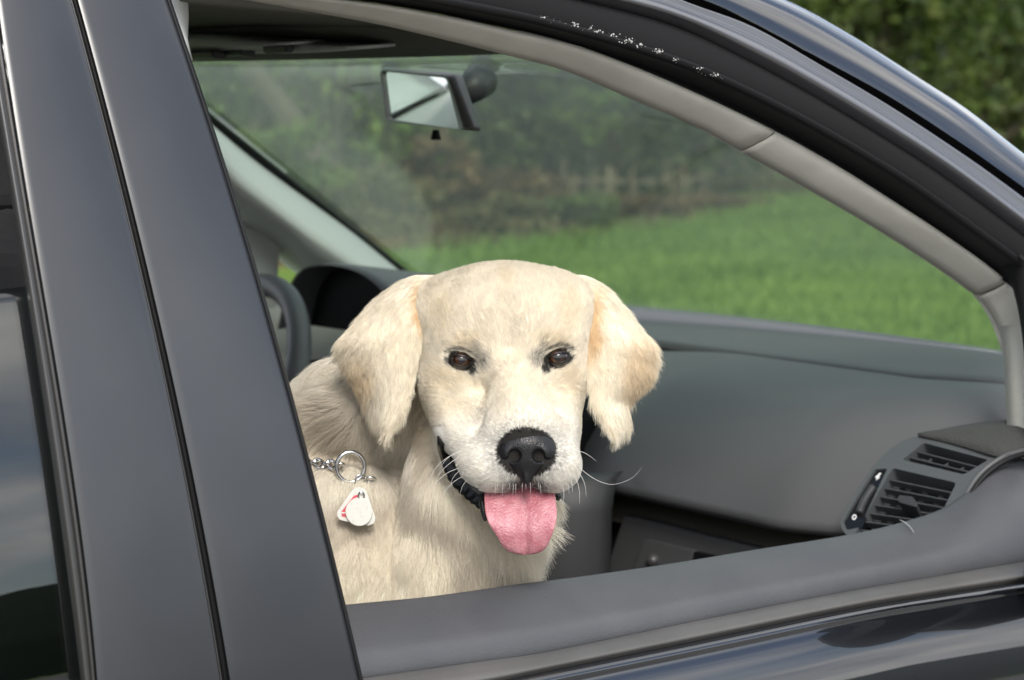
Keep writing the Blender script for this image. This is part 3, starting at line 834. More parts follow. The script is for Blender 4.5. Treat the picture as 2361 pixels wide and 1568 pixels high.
# ---- instrument hood and steering wheel
arch = spline([(640, 760), (655, 690), (673, 647), (694, 622), (719, 613), (750, 611), (776, 614), (815, 624), (848, 642), (880, 672), (905, 720), (915, 800)], 30)
A0 = np.array([on_x(a, b, 1.70) for a, b in arch])
mid = A0.mean(0)
A1 = A0 + np.array([0.30, 0, 0.0]); A1[:, 2] = np.minimum(A1[:, 2] + 0.0, 1.125) - 0.0
Ai = A0 * 0.93 + mid * 0.07
rows = [A1, A0 * .5 + A1 * .5 + np.array([0, 0, .004]), A0 + np.array([0.02, 0, .002]), A0, A0 * .97 + mid * .03 + np.array([0.004, 0, 0]), Ai + np.array([0.05, 0, 0])]
ih = sheet('instrument_hood', rows, M['dash'], car, solid=0.0)
mesh_obj('instrument_face', np.vstack([Ai + np.array([0.05, 0, 0])]), [tuple(range(30))], M['black'], ih, smooth=False, solid=0.004)
box('lower_dash', (1.83, 2.80, .80), (0.16, 0.66, 0.42), M['black'], car, bevel=0.03)
SW = np.array([1.545, 2.90, 0.985]); tl = R(25)
e1 = np.array([0, 1.0, 0]); e2 = np.array([math.sin(tl), 0, math.cos(tl)]); e3 = np.cross(e1, e2)
pth = [SW + 0.170 * (math.cos(a) * e1 + math.sin(a) * e2) for a in np.linspace(0, 2 * math.pi, 64, endpoint=False)]
sw = tube('steering_wheel', pth, 0.0165, M['dash'], car, 14, closed=True)
tube('wheel_hub', [SW + e3 * 0.02, SW - e3 * 0.035], [0.06, 0.075], M['dark_plastic'], sw, 24)
for a in (R(-5), R(185), R(270)):
    d = math.cos(a) * e1 + math.sin(a) * e2
    tube('wheel_spoke', [SW + d * 0.05, SW + d * 0.165], [0.02, 0.014], M['dark_plastic'], sw, 10)

# ---- the rest of the cabin
box('floor_pan', (0.9, 2.5, 0.28), (2.9, 1.5, 0.04), M['carpet'], car)
box('bulkhead', (2.16, 2.5, 0.62), (0.04, 1.5, 0.72), M['carpet'], car)
box('rear_bulkhead', (-0.50, 2.5, 0.85), (0.04, 1.3, 1.1), M['seat'], car)
def car_seat(y, parent):
    SX = 0.42
    prof_c = [(0.62, .66), (0.70, .69), (0.95, .70), (1.10, .70), (1.14, .66), (1.10, .52), (.62, .50)]
    F_ = [(x + SX, y - 0.25, z) for x, z in prof_c]
    o = prism('front_seat', F_, (0, 0.5, 0), M['seat'], parent, bevel=0.03)
    bk = [(0.74, .68), (0.62, .95), (0.50, 1.29), (0.46, 1.30), (0.42, 1.27), (0.55, .70), (0.62, .64)]
    prism('seat_back', [(x + SX, y - 0.24, z) for x, z in bk], (0, 0.48, 0), M['seat'], o, bevel=0.03)
    hd = [(0.50, 1.29), (0.48, 1.42), (0.42, 1.43), (0.42, 1.29)]
    prism('head_rest', [(x + SX, y - 0.12, z) for x, z in hd], (0, 0.24, 0), M['seat'], o, bevel=0.02)
car_seat(2.20, car)
car_seat(2.84, car)
box('seat_riser', (1.28, 2.2, .40), (0.4, 0.4, 0.2), M['black'], car)
box('seat_riser', (1.28, 2.84, .40), (0.4, 0.4, 0.2), M['black'], car)
# outer shell out of sight: bonnet, sills, wheels
rows = []
for x, z, w_ in [(2.10, 1.03, .70), (2.3, 1.0, .74), (2.6, .95, .76), (2.9, .86, .74), (3.05, .74, .68), (3.1, .5, .64)]:
    rows.append(np.array([[x, 2.5 + w_ * t, z - 0.05 * t * t] for t in np.linspace(-1, 1, 15)]))
sheet('bonnet', rows, M['paint'], car, solid=0.003)
for sgn in (-1, 1):
    box('front_wing', (2.55, 2.5 + sgn * 0.74, .58), (1.0, 0.05, 0.62), M['paint'], car, bevel=0.02)
    box('sill', (0.9, 2.5 + sgn * 0.74, .30), (2.6, 0.08, 0.16), M['paint'], car, bevel=0.02)
    for x in (2.55, -0.1):
        wv = tube('wheel', [(x, 2.5 + sgn * 0.76, .31), (x, 2.5 + sgn * 0.56, .31)], 0.31, M['rubber'], car, 32)
        tube('rim', [(x, 2.5 + sgn * 0.77, .31), (x, 2.5 + sgn * 0.70, .31)], 0.2, M['chrome'], wv, 24)
box('far_body_side', (0.6, YF + 0.08, .72), (2.9, 0.04, .66), M['paint'], car, bevel=0.02)
# ------------------------------------------------------------------ ground and background
def edge_y(x):
    """where the mown lawn ends and the rough bank begins"""
    return np.maximum(17.0 + 0.69 * (x - 11.2), 16.9 + 0.02 * x) + 0.35 * np.sin(x * 0.7)

def bank_z(x, d):
    """height of the bank d metres behind the lawn's edge: higher at the near end, flattening out along the fence"""
    k = np.interp(x, [9, 12, 15, 22, 40], [0.95, 0.85, 0.36, 0.26, 0.22])
    z = np.interp(d, [-.6, 0, .7, 1.6, 2.8, 4.2, 6, 12, 30], [-.05, .03, .14, .36, .62, .85, .95, 1.0, 1.1])
    return np.where(z > 0, z * k, z) + (0.10 * np.sin(x * 1.3 + d) + 0.06 * np.sin(x * 2.9 + 2 * d)) * np.clip(d, 0, 1) * k

def node_ground(name, cols, scale, rough=1.0, bumpd=0.02):
    m = bpy.data.materials.new(name); m.use_nodes = True
    nt = m.node_tree; N, L = nt.nodes, nt.links
    b = N['Principled BSDF']; b.inputs['Roughness'].default_value = rough; b.inputs['Specular IOR Level'].default_value = 0.1
    tc = N.new('ShaderNodeTexCoord')
    n1 = N.new('ShaderNodeTexNoise'); n1.inputs['Scale'].default_value = scale; n1.inputs['Detail'].default_value = 8
    L.new(tc.outputs['Object'], n1.inputs['Vector'])
    r = N.new('ShaderNodeValToRGB')
    e = r.color_ramp.elements
    for i, (p, c) in enumerate(cols):
        el = e[i] if i < 2 else e.new(p)
        el.position = p; el.color = (*c, 1)
    L.new(n1.outputs['Fac'], r.inputs['Fac']); L.new(r.outputs['Color'], b.inputs['Base Color'])
    n2 = N.new('ShaderNodeTexNoise'); n2.inputs['Scale'].default_value = 60; n2.inputs['Detail'].default_value = 4
    L.new(tc.outputs['Object'], n2.inputs['Vector'])
    bp = N.new('ShaderNodeBump'); bp.inputs['Strength'].default_value = 0.6; bp.inputs['Distance'].default_value = bumpd
    L.new(n2.outputs['Fac'], bp.inputs['Height']); L.new(bp.outputs['Normal'], b.inputs['Normal'])
    return m
M['lawn'] = node_ground('lawn_turf', [(0.30, (0.080, 0.140, 0.026)), (0.72, (0.165, 0.248, 0.054))], 0.9)
M['bank'] = node_ground('bank_soil_and_litter', [(0.35, (0.075, 0.060, 0.032)), (0.70, (0.175, 0.130, 0.070))], 1.6)
gx = np.concatenate([np.linspace(-900, -60, 8), np.linspace(-50, 120, 60), np.linspace(130, 900, 8)])
gy = np.concatenate([np.linspace(-900, -60, 8), np.linspace(-50, 120, 60), np.linspace(130, 900, 8)])
rows = [np.array([[x, y, 0.02 * math.sin(x * .4) * math.sin(y * .33) if 6 < y < 60 else -0.02] for x in gx]) for y in gy]
tag(sheet('lawn', rows, M['lawn'], None, solid=0.0), kind='structure')
M['asphalt'] = node_ground('pale_gravel', [(0.35, (0.20, 0.195, 0.185)), (0.70, (0.33, 0.32, 0.30))], 3.0, 0.9, 0.004)
rows = [np.array([[x, y, 0.035] for x in np.linspace(-110, 110, 40)]) for y in np.linspace(-150, 4.6, 30)]
tag(sheet('parking_ground', rows, M['asphalt'], None, solid=0.0), kind='structure')
bx = np.linspace(-14, 75, 120)
rows = []
for d in [-0.6, 0.0, 0.35, 0.7, 1.1, 1.6, 2.2, 2.8, 3.5, 4.2, 6.0, 12, 30]:
    nx, ny = -0.568, 0.823
    rows.append(np.stack([bx + nx * d, edge_y(bx) + ny * d, bank_z(bx, d)], 1))
BANK = rows
tag(sheet('bank', rows, M['bank'], None, solid=0.0), kind='structure')
def bank_pt(x, d):
    return np.array([x - 0.568 * d, float(edge_y(np.array(x))) + 0.823 * d, float(bank_z(x, d))])

def leaf_mat(name, c1, c2, scale=3.0):
    m = bpy.data.materials.new(name); m.use_nodes = True
    nt = m.node_tree; N, L = nt.nodes, nt.links; N.clear()
    out = N.new('ShaderNodeOutputMaterial')
    at = N.new('ShaderNodeAttribute'); at.attribute_name = 'tone'
    r = N.new('ShaderNodeValToRGB')
    r.color_ramp.elements[0].color = (*c1, 1); r.color_ramp.elements[1].color = (*c2, 1)
    L.new(at.outputs['Fac'], r.inputs['Fac'])
    d = N.new('ShaderNodeBsdfPrincipled'); d.inputs['Roughness'].default_value = 0.55; d.inputs['Specular IOR Level'].default_value = 0.3
    t = N.new('ShaderNodeBsdfTranslucent')
    L.new(r.outputs['Color'], d.inputs['Base Color']); L.new(r.outputs['Color'], t.inputs['Color'])
    mx = N.new('ShaderNodeMixShader'); mx.inputs[0].default_value = 0.3
    L.new(d.outputs[0], mx.inputs[1]); L.new(t.outputs[0], mx.inputs[2]); L.new(mx.outputs[0], out.inputs['Surface'])
    return m
M['leaf_dark'] = leaf_mat('dark_green_leaves', (0.024, 0.041, 0.013), (0.115, 0.145, 0.042))
M['leaf_mid'] = leaf_mat('mid_green_leaves', (0.045, 0.078, 0.018), (0.165, 0.220, 0.050))
M['leaf_bright'] = leaf_mat('bright_green_leaves', (0.060, 0.120, 0.016), (0.200, 0.290, 0.045))
M['leaf_yellow'] = leaf_mat('yellow_green_leaves', (0.095, 0.130, 0.016), (0.260, 0.280, 0.040))
M['leaf_dead'] = leaf_mat('dead_brown_leaves', (0.085, 0.055, 0.026), (0.250, 0.165, 0.075))
M['leaf_pink'] = leaf_mat('withered_pinkish_leaves', (0.20, 0.105, 0.065), (0.34, 0.19, 0.12))
M['blade'] = leaf_mat('grass_blades', (0.105, 0.188, 0.030), (0.235, 0.345, 0.072))
M['straw'] = leaf_mat('dry_grass_blades', (0.090, 0.085, 0.030), (0.210, 0.180, 0.080))
M['bark'] = mat('brown_bark', (0.060, 0.046, 0.032), 0.9, bump=('noise', 40, 0.8, 0.02), var=(12, (0.11, 0.09, 0.065), .4, .7))
M['board'] = mat('weathered_paling', (0.16, 0.13, 0.075), 0.9, bump=('noise', 60, 0.5, 0.01), var=(5, (0.30, 0.25, 0.16), .4, .65))

def leaves_mesh(name, centers, sizes, mt, parent=None, elong=1.8, tone=None, droop=0.2, up=None):
    """many small pointed leaves, two triangles each, as one mesh"""
    n = len(centers)
    d = RNG.normal(size=(n, 3)); d[:, 2] -= droop
    if up is not None: d = d * 0.35 + np.array(up)
    d /= np.linalg.norm(d, axis=1)[:, None]
    s = np.cross(d, RNG.normal(size=(n, 3))); s /= np.linalg.norm(s, axis=1)[:, None] + 1e-9
    nn = np.cross(d, s)
    sz = np.asarray(sizes)[:, None]
    a = centers - d * sz * elong * .5
    b = centers + s * sz * .5 + nn * sz * .12
    c = centers + d * sz * elong * .5
    e = centers - s * sz * .5 + nn * sz * .12
    V = np.stack([a, b, c, e], 1).reshape(-1, 3)
    off = np.zeros(3); p = parent
    while p is not None: off += np.array(p.location); p = p.parent
    V = V - off
    me = bpy.data.meshes.new(name)
    me.vertices.add(4 * n); me.vertices.foreach_set('co', V.astype(np.float32).ravel())
    me.loops.add(4 * n); me.loops.foreach_set('vertex_index', np.arange(4 * n, dtype=np.int32))
    me.polygons.add(n); me.polygons.foreach_set('loop_start', np.arange(n, dtype=np.int32) * 4)
    me.polygons.foreach_set('loop_total', np.full(n, 4, dtype=np.int32))
    if tone is None: tone = RNG.uniform(0, 1, n)
    at = me.attributes.new('tone', 'FLOAT', 'POINT'); at.data.foreach_set('value', np.repeat(tone, 4).astype(np.float32))
    me.materials.append(mt); me.update(); me.validate()
    o = link(bpy.data.objects.new(name, me), parent)
    return o

def clumps(n, clusters, spread):
    """n points gathered round cluster centres"""
    k = RNG.integers(0, len(clusters), n)
    return clusters[k] + RNG.normal(size=(n, 3)) * spread, k

def bush(name, base, w, h, depth, nleaf, mt, label, cat, group, leaf=0.07, ncl=26, trunks=3, trunk_r=0.035, elong=1.8, low=0.1, lean=0.0):
    b = np.array(base)
    o = empty(name, tuple(b), label, cat, group)
    cl = []
    for i in range(ncl):
        t = RNG.uniform(low, 1) ** 0.8
        rr = math.sqrt(max(0.05, 1 - (2 * t - 0.75) ** 2 * 0.6)) * RNG.uniform(0.55, 1.0)
        a = RNG.uniform(0, 2 * math.pi)
        cl.append(b + np.array([math.cos(a) * w * .5 * rr + lean * t * h, math.sin(a) * depth * .5 * rr, t * h]))
    cl = np.array(cl)
    pts, k = clumps(nleaf, cl, np.array([w * .10, depth * .10, h * .075]))
    pts[:, 2] = np.maximum(pts[:, 2], b[2] + 0.03)
    ctone = RNG.uniform(0.0, 0.75, ncl)
    tone = np.clip(ctone[k] + RNG.normal(0, .18, nleaf), 0, 1)
    leaves_mesh('crown', pts, RNG.uniform(.6, 1.3, nleaf) * leaf, mt, o, elong, tone)
    for i in range(trunks):
        tgt = cl[RNG.integers(0, ncl)]
        st_ = b + np.array([RNG.normal(0, w * .06), RNG.normal(0, depth * .05), -0.1])
        md = (st_ + tgt) / 2 + RNG.normal(size=3) * np.array([w, depth, h]) * 0.05
        P = spline([st_, md, tgt], 9)
        tube('trunk' if i == 0 else 'limb', P, np.linspace(trunk_r * RNG.uniform(.8, 1.3), trunk_r * .35, 9), M['bark'], o, 7)
    return o

# woody thicket behind the bank: each shrub or tree a thing of its own
def at_px(px, dist, z=None):
    r = ray(px, 223); r = r / math.hypot(r[0], r[1])
    p = CAM + r * dist
    return np.array([p[0], p[1], 0.8 if z is None else z])
def bank_dist(px):
    """distance at which the view through picture column px meets the lawn's edge"""
    r = ray(px, 223); r = r / math.hypot(r[0], r[1])
    ts = np.linspace(8, 90, 800)
    f = r[1] * ts - edge_y(r[0] * ts)
    return float(ts[np.argmax(f > 0)])
kinds = {'dark': ('leaf_dark', 'dark green'), 'mid': ('leaf_mid', 'mid green'), 'bright': ('leaf_bright', 'bright green'), 'yellow': ('leaf_yellow', 'yellowish')}
THICKET = 'shrubs and trees of the thicket behind the bank'
spec = [  # px, extra distance, width, height, kind, leaves, label
    (430, 3.5, 3.2, 5.5, 'mid', 5200, 'mid green tree seen through the windscreen close to the black pillar'),
    (600, 5.0, 3.4, 6.0, 'mid', 5600, 'leafy tree with a dark slanting trunk seen through the windscreen above the pale pillar trim'),
    (760, 4.2, 3.0, 5.5, 'bright', 4600, 'light green tree seen through the windscreen just below the sun visor'),
    (880, 5.2, 3.0, 5.5, 'dark', 5200, 'dark tree standing behind the inside mirror'),
    (1040, 5.8, 3.4, 6.0, 'dark', 5400, 'dark tree seen just beyond the stem of the inside mirror'),
    (1210, 5.5, 3.2, 6.0, 'dark', 5200, 'dark grey green tree above the dry bank, straight over the head of the dog'),
    (1400, 5.0, 3.6, 6.0, 'dark', 5200, 'dark tree with a few lighter sprays behind the first palings of the old fence'),
    (1580, 5.5, 4.0, 6.5, 'mid', 5200, 'mid green tree behind the middle of the old fence'),
    (1740, 6.0, 4.4, 6.5, 'dark', 5200, 'dark tree rising where the roof of the car cuts off the top of the window'),
    (1880, 4.5, 4.5, 7.0, 'mid', 6500, 'olive green tree beyond the roof with a pale bare branch beside it'),
    (2010, 5.0, 4.6, 7.5, 'dark', 7500, 'dark olive tree beyond the roof between the bare branch and the yellow vine'),
    (2140, 5.0, 4.6, 7.5, 'dark', 7500, 'dark tree beyond the roof overhung by a yellow green vine'),
    (2260, 4.8, 4.8, 7.5, 'mid', 7500, 'green tree beyond the roof holding a withered pinkish tuft'),
    (2390, 4.0, 5.0, 8.0, 'mid', 7500, 'green tree beyond the roof at the far right edge of the thicket'),
]
for px, ex, w, h, kd, nl, lab in spec:
    d = bank_dist(px) + ex
    k_ = d / 26.0
    bush('thicket_tree', at_px(px, d, float(bank_z(at_px(px, d)[0], ex * .8)) - .05), w * 1.05 * k_, h * max(1, k_ * .8), 2.6, nl, M[kinds[kd][0]], lab, 'tree', THICKET, leaf=0.085 * k_, ncl=34, trunks=5, trunk_r=0.06 * k_, low=0.02)
BACK = ['hidden mostly by the black door pillar', 'behind the pale pillar trim', 'behind the slanting trunk', 'left of the inside mirror', 'behind the inside mirror',
        'just right of the inside mirror', 'over the left half of the head of the dog', 'over the right ear of the dog', 'behind the left end of the old fence', 'behind the right half of the old fence',
        'behind the joint of the grey arch trim', 'where the roof edge leaves the top of the picture', 'behind the yellow green vine', 'behind the withered tuft', 'beyond the right end of the roof edge', 'furthest to the right']
# a second, taller rank so that no sky shows between
for i, px in enumerate(range(380, 2560, 150)):
    d = bank_dist(px) + 10.5
    k_ = d / 30.0
    bush('back_tree', at_px(px, d, float(bank_z(at_px(px, d)[0], 8.0)) - .05), 6.5 * k_, 9.5 * k_, 4.0, 3600, M['leaf_dark' if i % 3 else 'leaf_mid'], 'tall back rank tree, ' + BACK[i], 'tree', 'tall trees at the back of the thicket', leaf=0.17 * k_, ncl=40, trunks=3, trunk_r=0.12 * k_, low=0.0)
# low growth on the bank
low = [(640, 1.2, 1.3, .8, 'leaf_mid', 'low green bush left of the inside mirror, at the foot of the bank'),
       (840, 1.6, 1.3, .6, 'straw', 'low straw coloured bush on the bank under the inside mirror'),
       (1020, 2.6, 1.2, 0.6, 'leaf_dead', 'brown withered bush on the bank right of the mirror knob'),
       (1120, 1.2, 1.0, 0.3, 'straw', 'low straw coloured bush on the dry bank above the crown of the dog'),
       (1250, 2.2, 1.3, 0.4, 'leaf_dead', 'brown withered bush in the middle of the dry bank'),
       (1330, 1.0, 0.9, 0.25, 'leaf_mid', 'small green bush at the lawn edge above the right ear of the dog'),
       (1460, 1.4, 1.2, 0.25, 'leaf_dead', 'brown bush just below the left end of the old fence'),
       (1600, 1.0, 1.4, 0.2, 'leaf_dead', 'low brown bush below the middle of the old fence'),
       (1730, 1.0, 1.4, 0.25, 'straw', 'small straw coloured bush below the right end of the old fence')]
for px, ex, w, h, mt_, lab in low:
    d = bank_dist(px) + ex
    p = at_px(px, d); xx = p[0]
    p[2] = bank_pt(xx, ex)[2] * .9
    bush('bank_shrub', p, w * d / 24, h, 1.0, 1300, M[mt_], lab, 'bush', 'low shrubs on the bank', leaf=0.06, ncl=14, trunks=2, trunk_r=0.012, low=0.05)
# bright hanging sprays, vine, withered tuft, bare branch
def spray(name, px, py, dist, w, h, nl, mt_, lab, cat, leaf=0.07):
    r = ray(px, py); p = CAM + r * (dist / math.hypot(r[0], r[1]) * 1.0)
    o = empty(name, tuple(p), lab, cat)
    cl = np.array([p + np.array([RNG.normal(0, w * .3), RNG.normal(0, .1), t * h]) for t in np.linspace(-.5, .5, 9)])
    pts, k = clumps(nl, cl, np.array([w * .22, 0.1, h * .08]))
    leaves_mesh('leaves', pts, RNG.uniform(.6, 1.3, nl) * leaf, M[mt_], o, 1.8)
    tube('stem', spline([p + np.array([.05, 0, h * .62]), p + np.array([0.03, .0, 0]), p - np.array([0.05, 0, h * .62])], 8), 0.012, M['bark'], o, 6)
spray('vine', 2135, 45, bank_dist(2135) + 3.0, .35, 1.0, 420, 'leaf_yellow', 'yellow green vine hanging in the dark thicket beyond the roof', 'vine', 0.10)
spray('vine', 2335, 300, bank_dist(2335) + 2.2, .5, 1.5, 700, 'leaf_bright', 'bright green vine hanging lowest, just above the roof edge', 'vine', 0.10)
spray('withered_tuft', 2275, 152, bank_dist(2275) + 2.6, .28, .55, 160, 'leaf_pink', 'withered pinkish brown tuft of leaves among green foliage', 'dead leaves', 0.09)
spray('leafy_spray', 1378, 268, bank_dist(1378) + 2.6, .35, .45, 110, 'leaf_bright', 'bright spray of leaves against dark trees over the right ear', 'leaf spray', 0.075)
spray('leafy_spray', 1300, 240, bank_dist(1300) + 2.8, .5, .4, 90, 'leaf_mid', 'fainter green spray of leaves beside the bright one', 'leaf spray', 0.07)
p0 = CAM + ray(1985, 90) * 40; p1 = CAM + ray(1990, 20) * 40; p2 = CAM + ray(2030, -40) * 40
bb = empty('bare_branch', tuple(p0), 'pale bare branch curving up in the thicket above the roof', 'branch')
tube('branch', spline([CAM + ray(1950, 130) * 40, CAM + ray(1975, 60) * 40, p1, p2], 14), np.linspace(.09, .06, 14), mat('pale_branch_bark', (0.20, 0.155, 0.095), 0.9), bb, 8)
# slanting dark trunk seen through the windscreen
tr_ = empty('leaning_trunk', tuple(at_px(700, bank_dist(700) + 2.6, .5)), 'dark bare trunk leaning across the view through the windscreen', 'tree trunk')
dd = bank_dist(650) + 2.6
tube('trunk', spline([CAM + ray(760, 420) * dd, CAM + ray(690, 310) * dd, CAM + ray(620, 215) * dd, CAM + ray(540, 120) * dd, CAM + ray(470, 20) * dd], 16), np.linspace(.16, .10, 16), M['bark'], tr_, 10)

# old fence of weathered palings along the crest
fe = empty('paling_fence', tuple(at_px(1500, bank_dist(1500) + 3.6, .8)), 'old low fence of weathered brown palings along the crest of the bank', 'fence')
pm_ = None
for i, px in enumerate(np.linspace(1300, 1960, 46)):
    if RNG.uniform() < 0.12: continue
    d = bank_dist(px) + 3.6
    p = at_px(px, d, .0); p[2] = float(bank_z(p[0] + .568 * 3.0, 3.0)) - .05
    hgt = RNG.uniform(.30, .55); wd = 0.075 * d / 32
    ctr = p + np.array([0, 0, hgt / 2])
    a = math.atan2(.69, 1) + RNG.normal(0, .1); tl_ = RNG.normal(0, .06)
    rot = np.array([[math.cos(a), -math.sin(a), 0], [math.sin(a), math.cos(a), 0], [0, 0, 1]]) @ np.array([[math.cos(tl_), 0, math.sin(tl_)], [0, 1, 0], [-math.sin(tl_), 0, math.cos(tl_)]])
    box('paling', ctr, (wd * 1.5, 0.02, hgt), M['board'], fe, rot, bevel=0)
rl = [at_px(px, bank_dist(px) + 3.65, float(bank_z(at_px(px, bank_dist(px) + 3.65)[0] + 1.7, 3.0)) + .2) for px in np.linspace(1300, 1960, 12)]
tube('rail', rl, 0.03, M['board'], fe, 6)

# grass: blades where the windscreen shows the lawn, dry stalks and litter on the bank
n = 70000
d = RNG.uniform(9.5 ** .6, 44 ** .6, n) ** (1 / .6)
px = RNG.uniform(880, 2420, n)
dirs = np.array([ray(p, 223) for p in np.linspace(880, 2420, 200)])
dirs = dirs / np.linalg.norm(dirs[:, :2], axis=1)[:, None]
ii = ((px - 880) / 1540 * 199).astype(int)
P = np.stack([dirs[ii, 0] * d, dirs[ii, 1] * d, np.full(n, 0.035)], 1)
ok = P[:, 1] < edge_y(P[:, 0]) + 0.5
P = P[ok]; d = d[ok]
tone = np.clip(0.5 + 0.30 * np.sin(P[:, 0] * 1.7 + 1.3 * np.sin(P[:, 1] * 1.1)) * np.sin(P[:, 1] * 2.1 + P[:, 0] * .6) + RNG.normal(0, .2, len(P)), 0, 1)
o = leaves_mesh('grass', P, RNG.uniform(.7, 1.4, len(P)) * (0.010 + 0.0011 * d), M['blade'], None, 5.0, tone, up=(0.1, 0, 1.0))
tag(o, 'short green mown grass of the lawn beyond the car', 'grass', kind='stuff')
n = 16000
x = RNG.uniform(4, 50, n); dd_ = RNG.uniform(-0.3, 5, n)
P = np.stack([x - .568 * dd_, edge_y(x) + .823 * dd_, bank_z(x, dd_) + 0.05], 1)
o = leaves_mesh('dry_grass', P, RNG.uniform(.5, 1.4, n) * 0.04, M['straw'], None, 6.0, None, up=(0.2, 0.1, 0.8))
tag(o, 'dry yellowish grass stalks on the rough bank', 'grass', kind='stuff')
n = 26000
x = RNG.uniform(4, 50, n); dd_ = RNG.uniform(0.2, 5, n)
P = np.stack([x - .568 * dd_, edge_y(x) + .823 * dd_, bank_z(x, dd_) + 0.03], 1)
o = leaves_mesh('leaf_litter', P, RNG.uniform(.5, 1.4, n) * 0.07, M['leaf_dead'], None, 1.6, None)
tag(o, 'brown fallen leaves covering the bank', 'leaf litter', kind='stuff')

# wooded hills on the photographer's side, mirrored in the glass and paint
M['hill'] = node_ground('wooded_hill', [(0.35, (0.012, 0.024, 0.012)), (0.7, (0.030, 0.050, 0.024))], 0.06, bumpd=1.0)
rows = []
az = np.linspace(R(95), R(330), 160)
rid = 30 + 14 * np.sin(az * 3.1) + 9 * np.sin(az * 7.3 + 1) + 4 * np.sin(az * 17) + RNG.normal(0, 1.0, 160)
for k, (rad, hh) in enumerate([(230, -1), (300, .25), (380, .62), (460, .9), (520, 1.0), (700, .3), (860, -.05)]):
    rows.append(np.stack([np.sin(az) * rad, np.cos(az) * rad, rid * hh], 1))
tag(sheet('hills', rows, M['hill'], None, solid=0.0), kind='structure')
# ------------------------------------------------------------------ the dog
# worked out in a frame of its own: x across the face, y up, z out of the face; one unit is about 0.42 mm
DOG_D = 2.215
DS = DOG_D / FPX
DO = at_depth(1176, 830, DOG_D)
DB = np.stack([RGT, UPV, -FWD])               # rows: axes of the dog's frame in the world
def W_(P): return DO + (np.asarray(P, float) * DS) @ DB
def px2d(px, py, z=0.0):
    """picture point to the dog's frame at height z above its origin plane"""
    k = (DOG_D - z * DS) / DOG_D
    return np.array([(px - CX) * k - (1176 - CX), (CY - py) * k - (CY - 830), z])

def ell(P, c, r):
    q = (P - np.array(c, np.float32)) / np.array(r, np.float32)
    k0 = np.sqrt((q * q).sum(-1)) + 1e-6
    k1 = np.sqrt(((q / np.array(r, np.float32)) ** 2).sum(-1)) + 1e-6
    return k0 * (k0 - 1) / k1
def cap(P, a, b, ra, rb):
    a = np.array(a, np.float32); b = np.array(b, np.float32)
    ab = b - a
    t = np.clip(((P - a) @ ab) / np.dot(ab, ab), 0, 1)
    return np.sqrt(((P - a - t[..., None] * ab) ** 2).sum(-1)) - (ra + (rb - ra) * t)
def smin(a, b, k):
    h = np.maximum(k - np.abs(a - b), 0) / k
    return np.minimum(a, b) - h * h * k * 0.25
def smax(a, b, k): return -smin(-a, -b, k)

EYES = [np.array([-112.0, 0.0]), np.array([110.0, 6.0])]
def head_sdf(P):
    d = ell(P, (-82, 80, -150), (118, 122, 165))
    d = smin(d, ell(P, (66, 80, -150), (118, 122, 165)), 80)
    d = smin(d, ell(P, (-12, 90, -145), (150, 124, 160)), 70)
    d = smin(d, ell(P, (-6, 62, -78), (156, 108, 104)), 60)
    d = smin(d, ell(P, (-174, 116, -175), (58, 58, 85)), 70)
    d = smin(d, ell(P, (140, 120, -175), (58, 56, 85)), 70)
    d = smin(d, ell(P, (-98, 40, -26), (54, 30, 44)), 40)
    d = smin(d, ell(P, (98, 45, -26), (54, 30, 44)), 40)
    d = smin(d, ell(P, (-126, -50, -105), (88, 118, 112)), 50)
    d = smin(d, ell(P, (106, -50, -105), (72, 118, 112)), 50)
    d = smin(d, cap(P, (0, 0, -20), (32, -150, 92), 58, 54), 55)
    d = smin(d, ell(P, (24, -172, 40), (108, 82, 118)), 55)
    d = smin(d, ell(P, (-28, -236, 62), (94, 64, 92)), 30)
    d = smin(d, ell(P, (94, -236, 62), (68, 64, 92)), 30)
    d = smin(d, ell(P, (-112, -158, -18), (66, 66, 84)), 60)
    d = smin(d, ell(P, (112, -160, -25), (48, 66, 84)), 50)
    # hollows: under the eyes, the stop, the groove of the upper lip
    for s_, e in ((-1, EYES[0]), (1, EYES[1])):
        d = smax(d, -ell(P, (e[0] + s_ * 2, e[1] - 2, 40), (34, 22, 32)), 34)
    d = smax(d, -cap(P, (37, -262, 168), (37, -312, 150), 5, 6), 14)
    d = smax(d, -cap(P, (-8, 120, 48), (-2, 30, 52), 10, 10), 40)
    # folds of the cheek beside the muzzle
    d = smax(d, -cap(P, (-152, -62, 13), (-112, -114, 62), 7, 6), 48)
    d = smax(d, -cap(P, (-112, -114, 62), (-76, -136, 84), 6, 4), 48)
    d = smax(d, -cap(P, (128, -55, 10), (110, -104, 60), 6, 5), 48)
    # lower jaw
    d = smin(d, ell(P, (14, -330, -22), (82, 46, 88)), 18)
    d = smin(d, cap(P, (-120, -232, -95), (-20, -330, 0), 46, 44), 24)
    return d
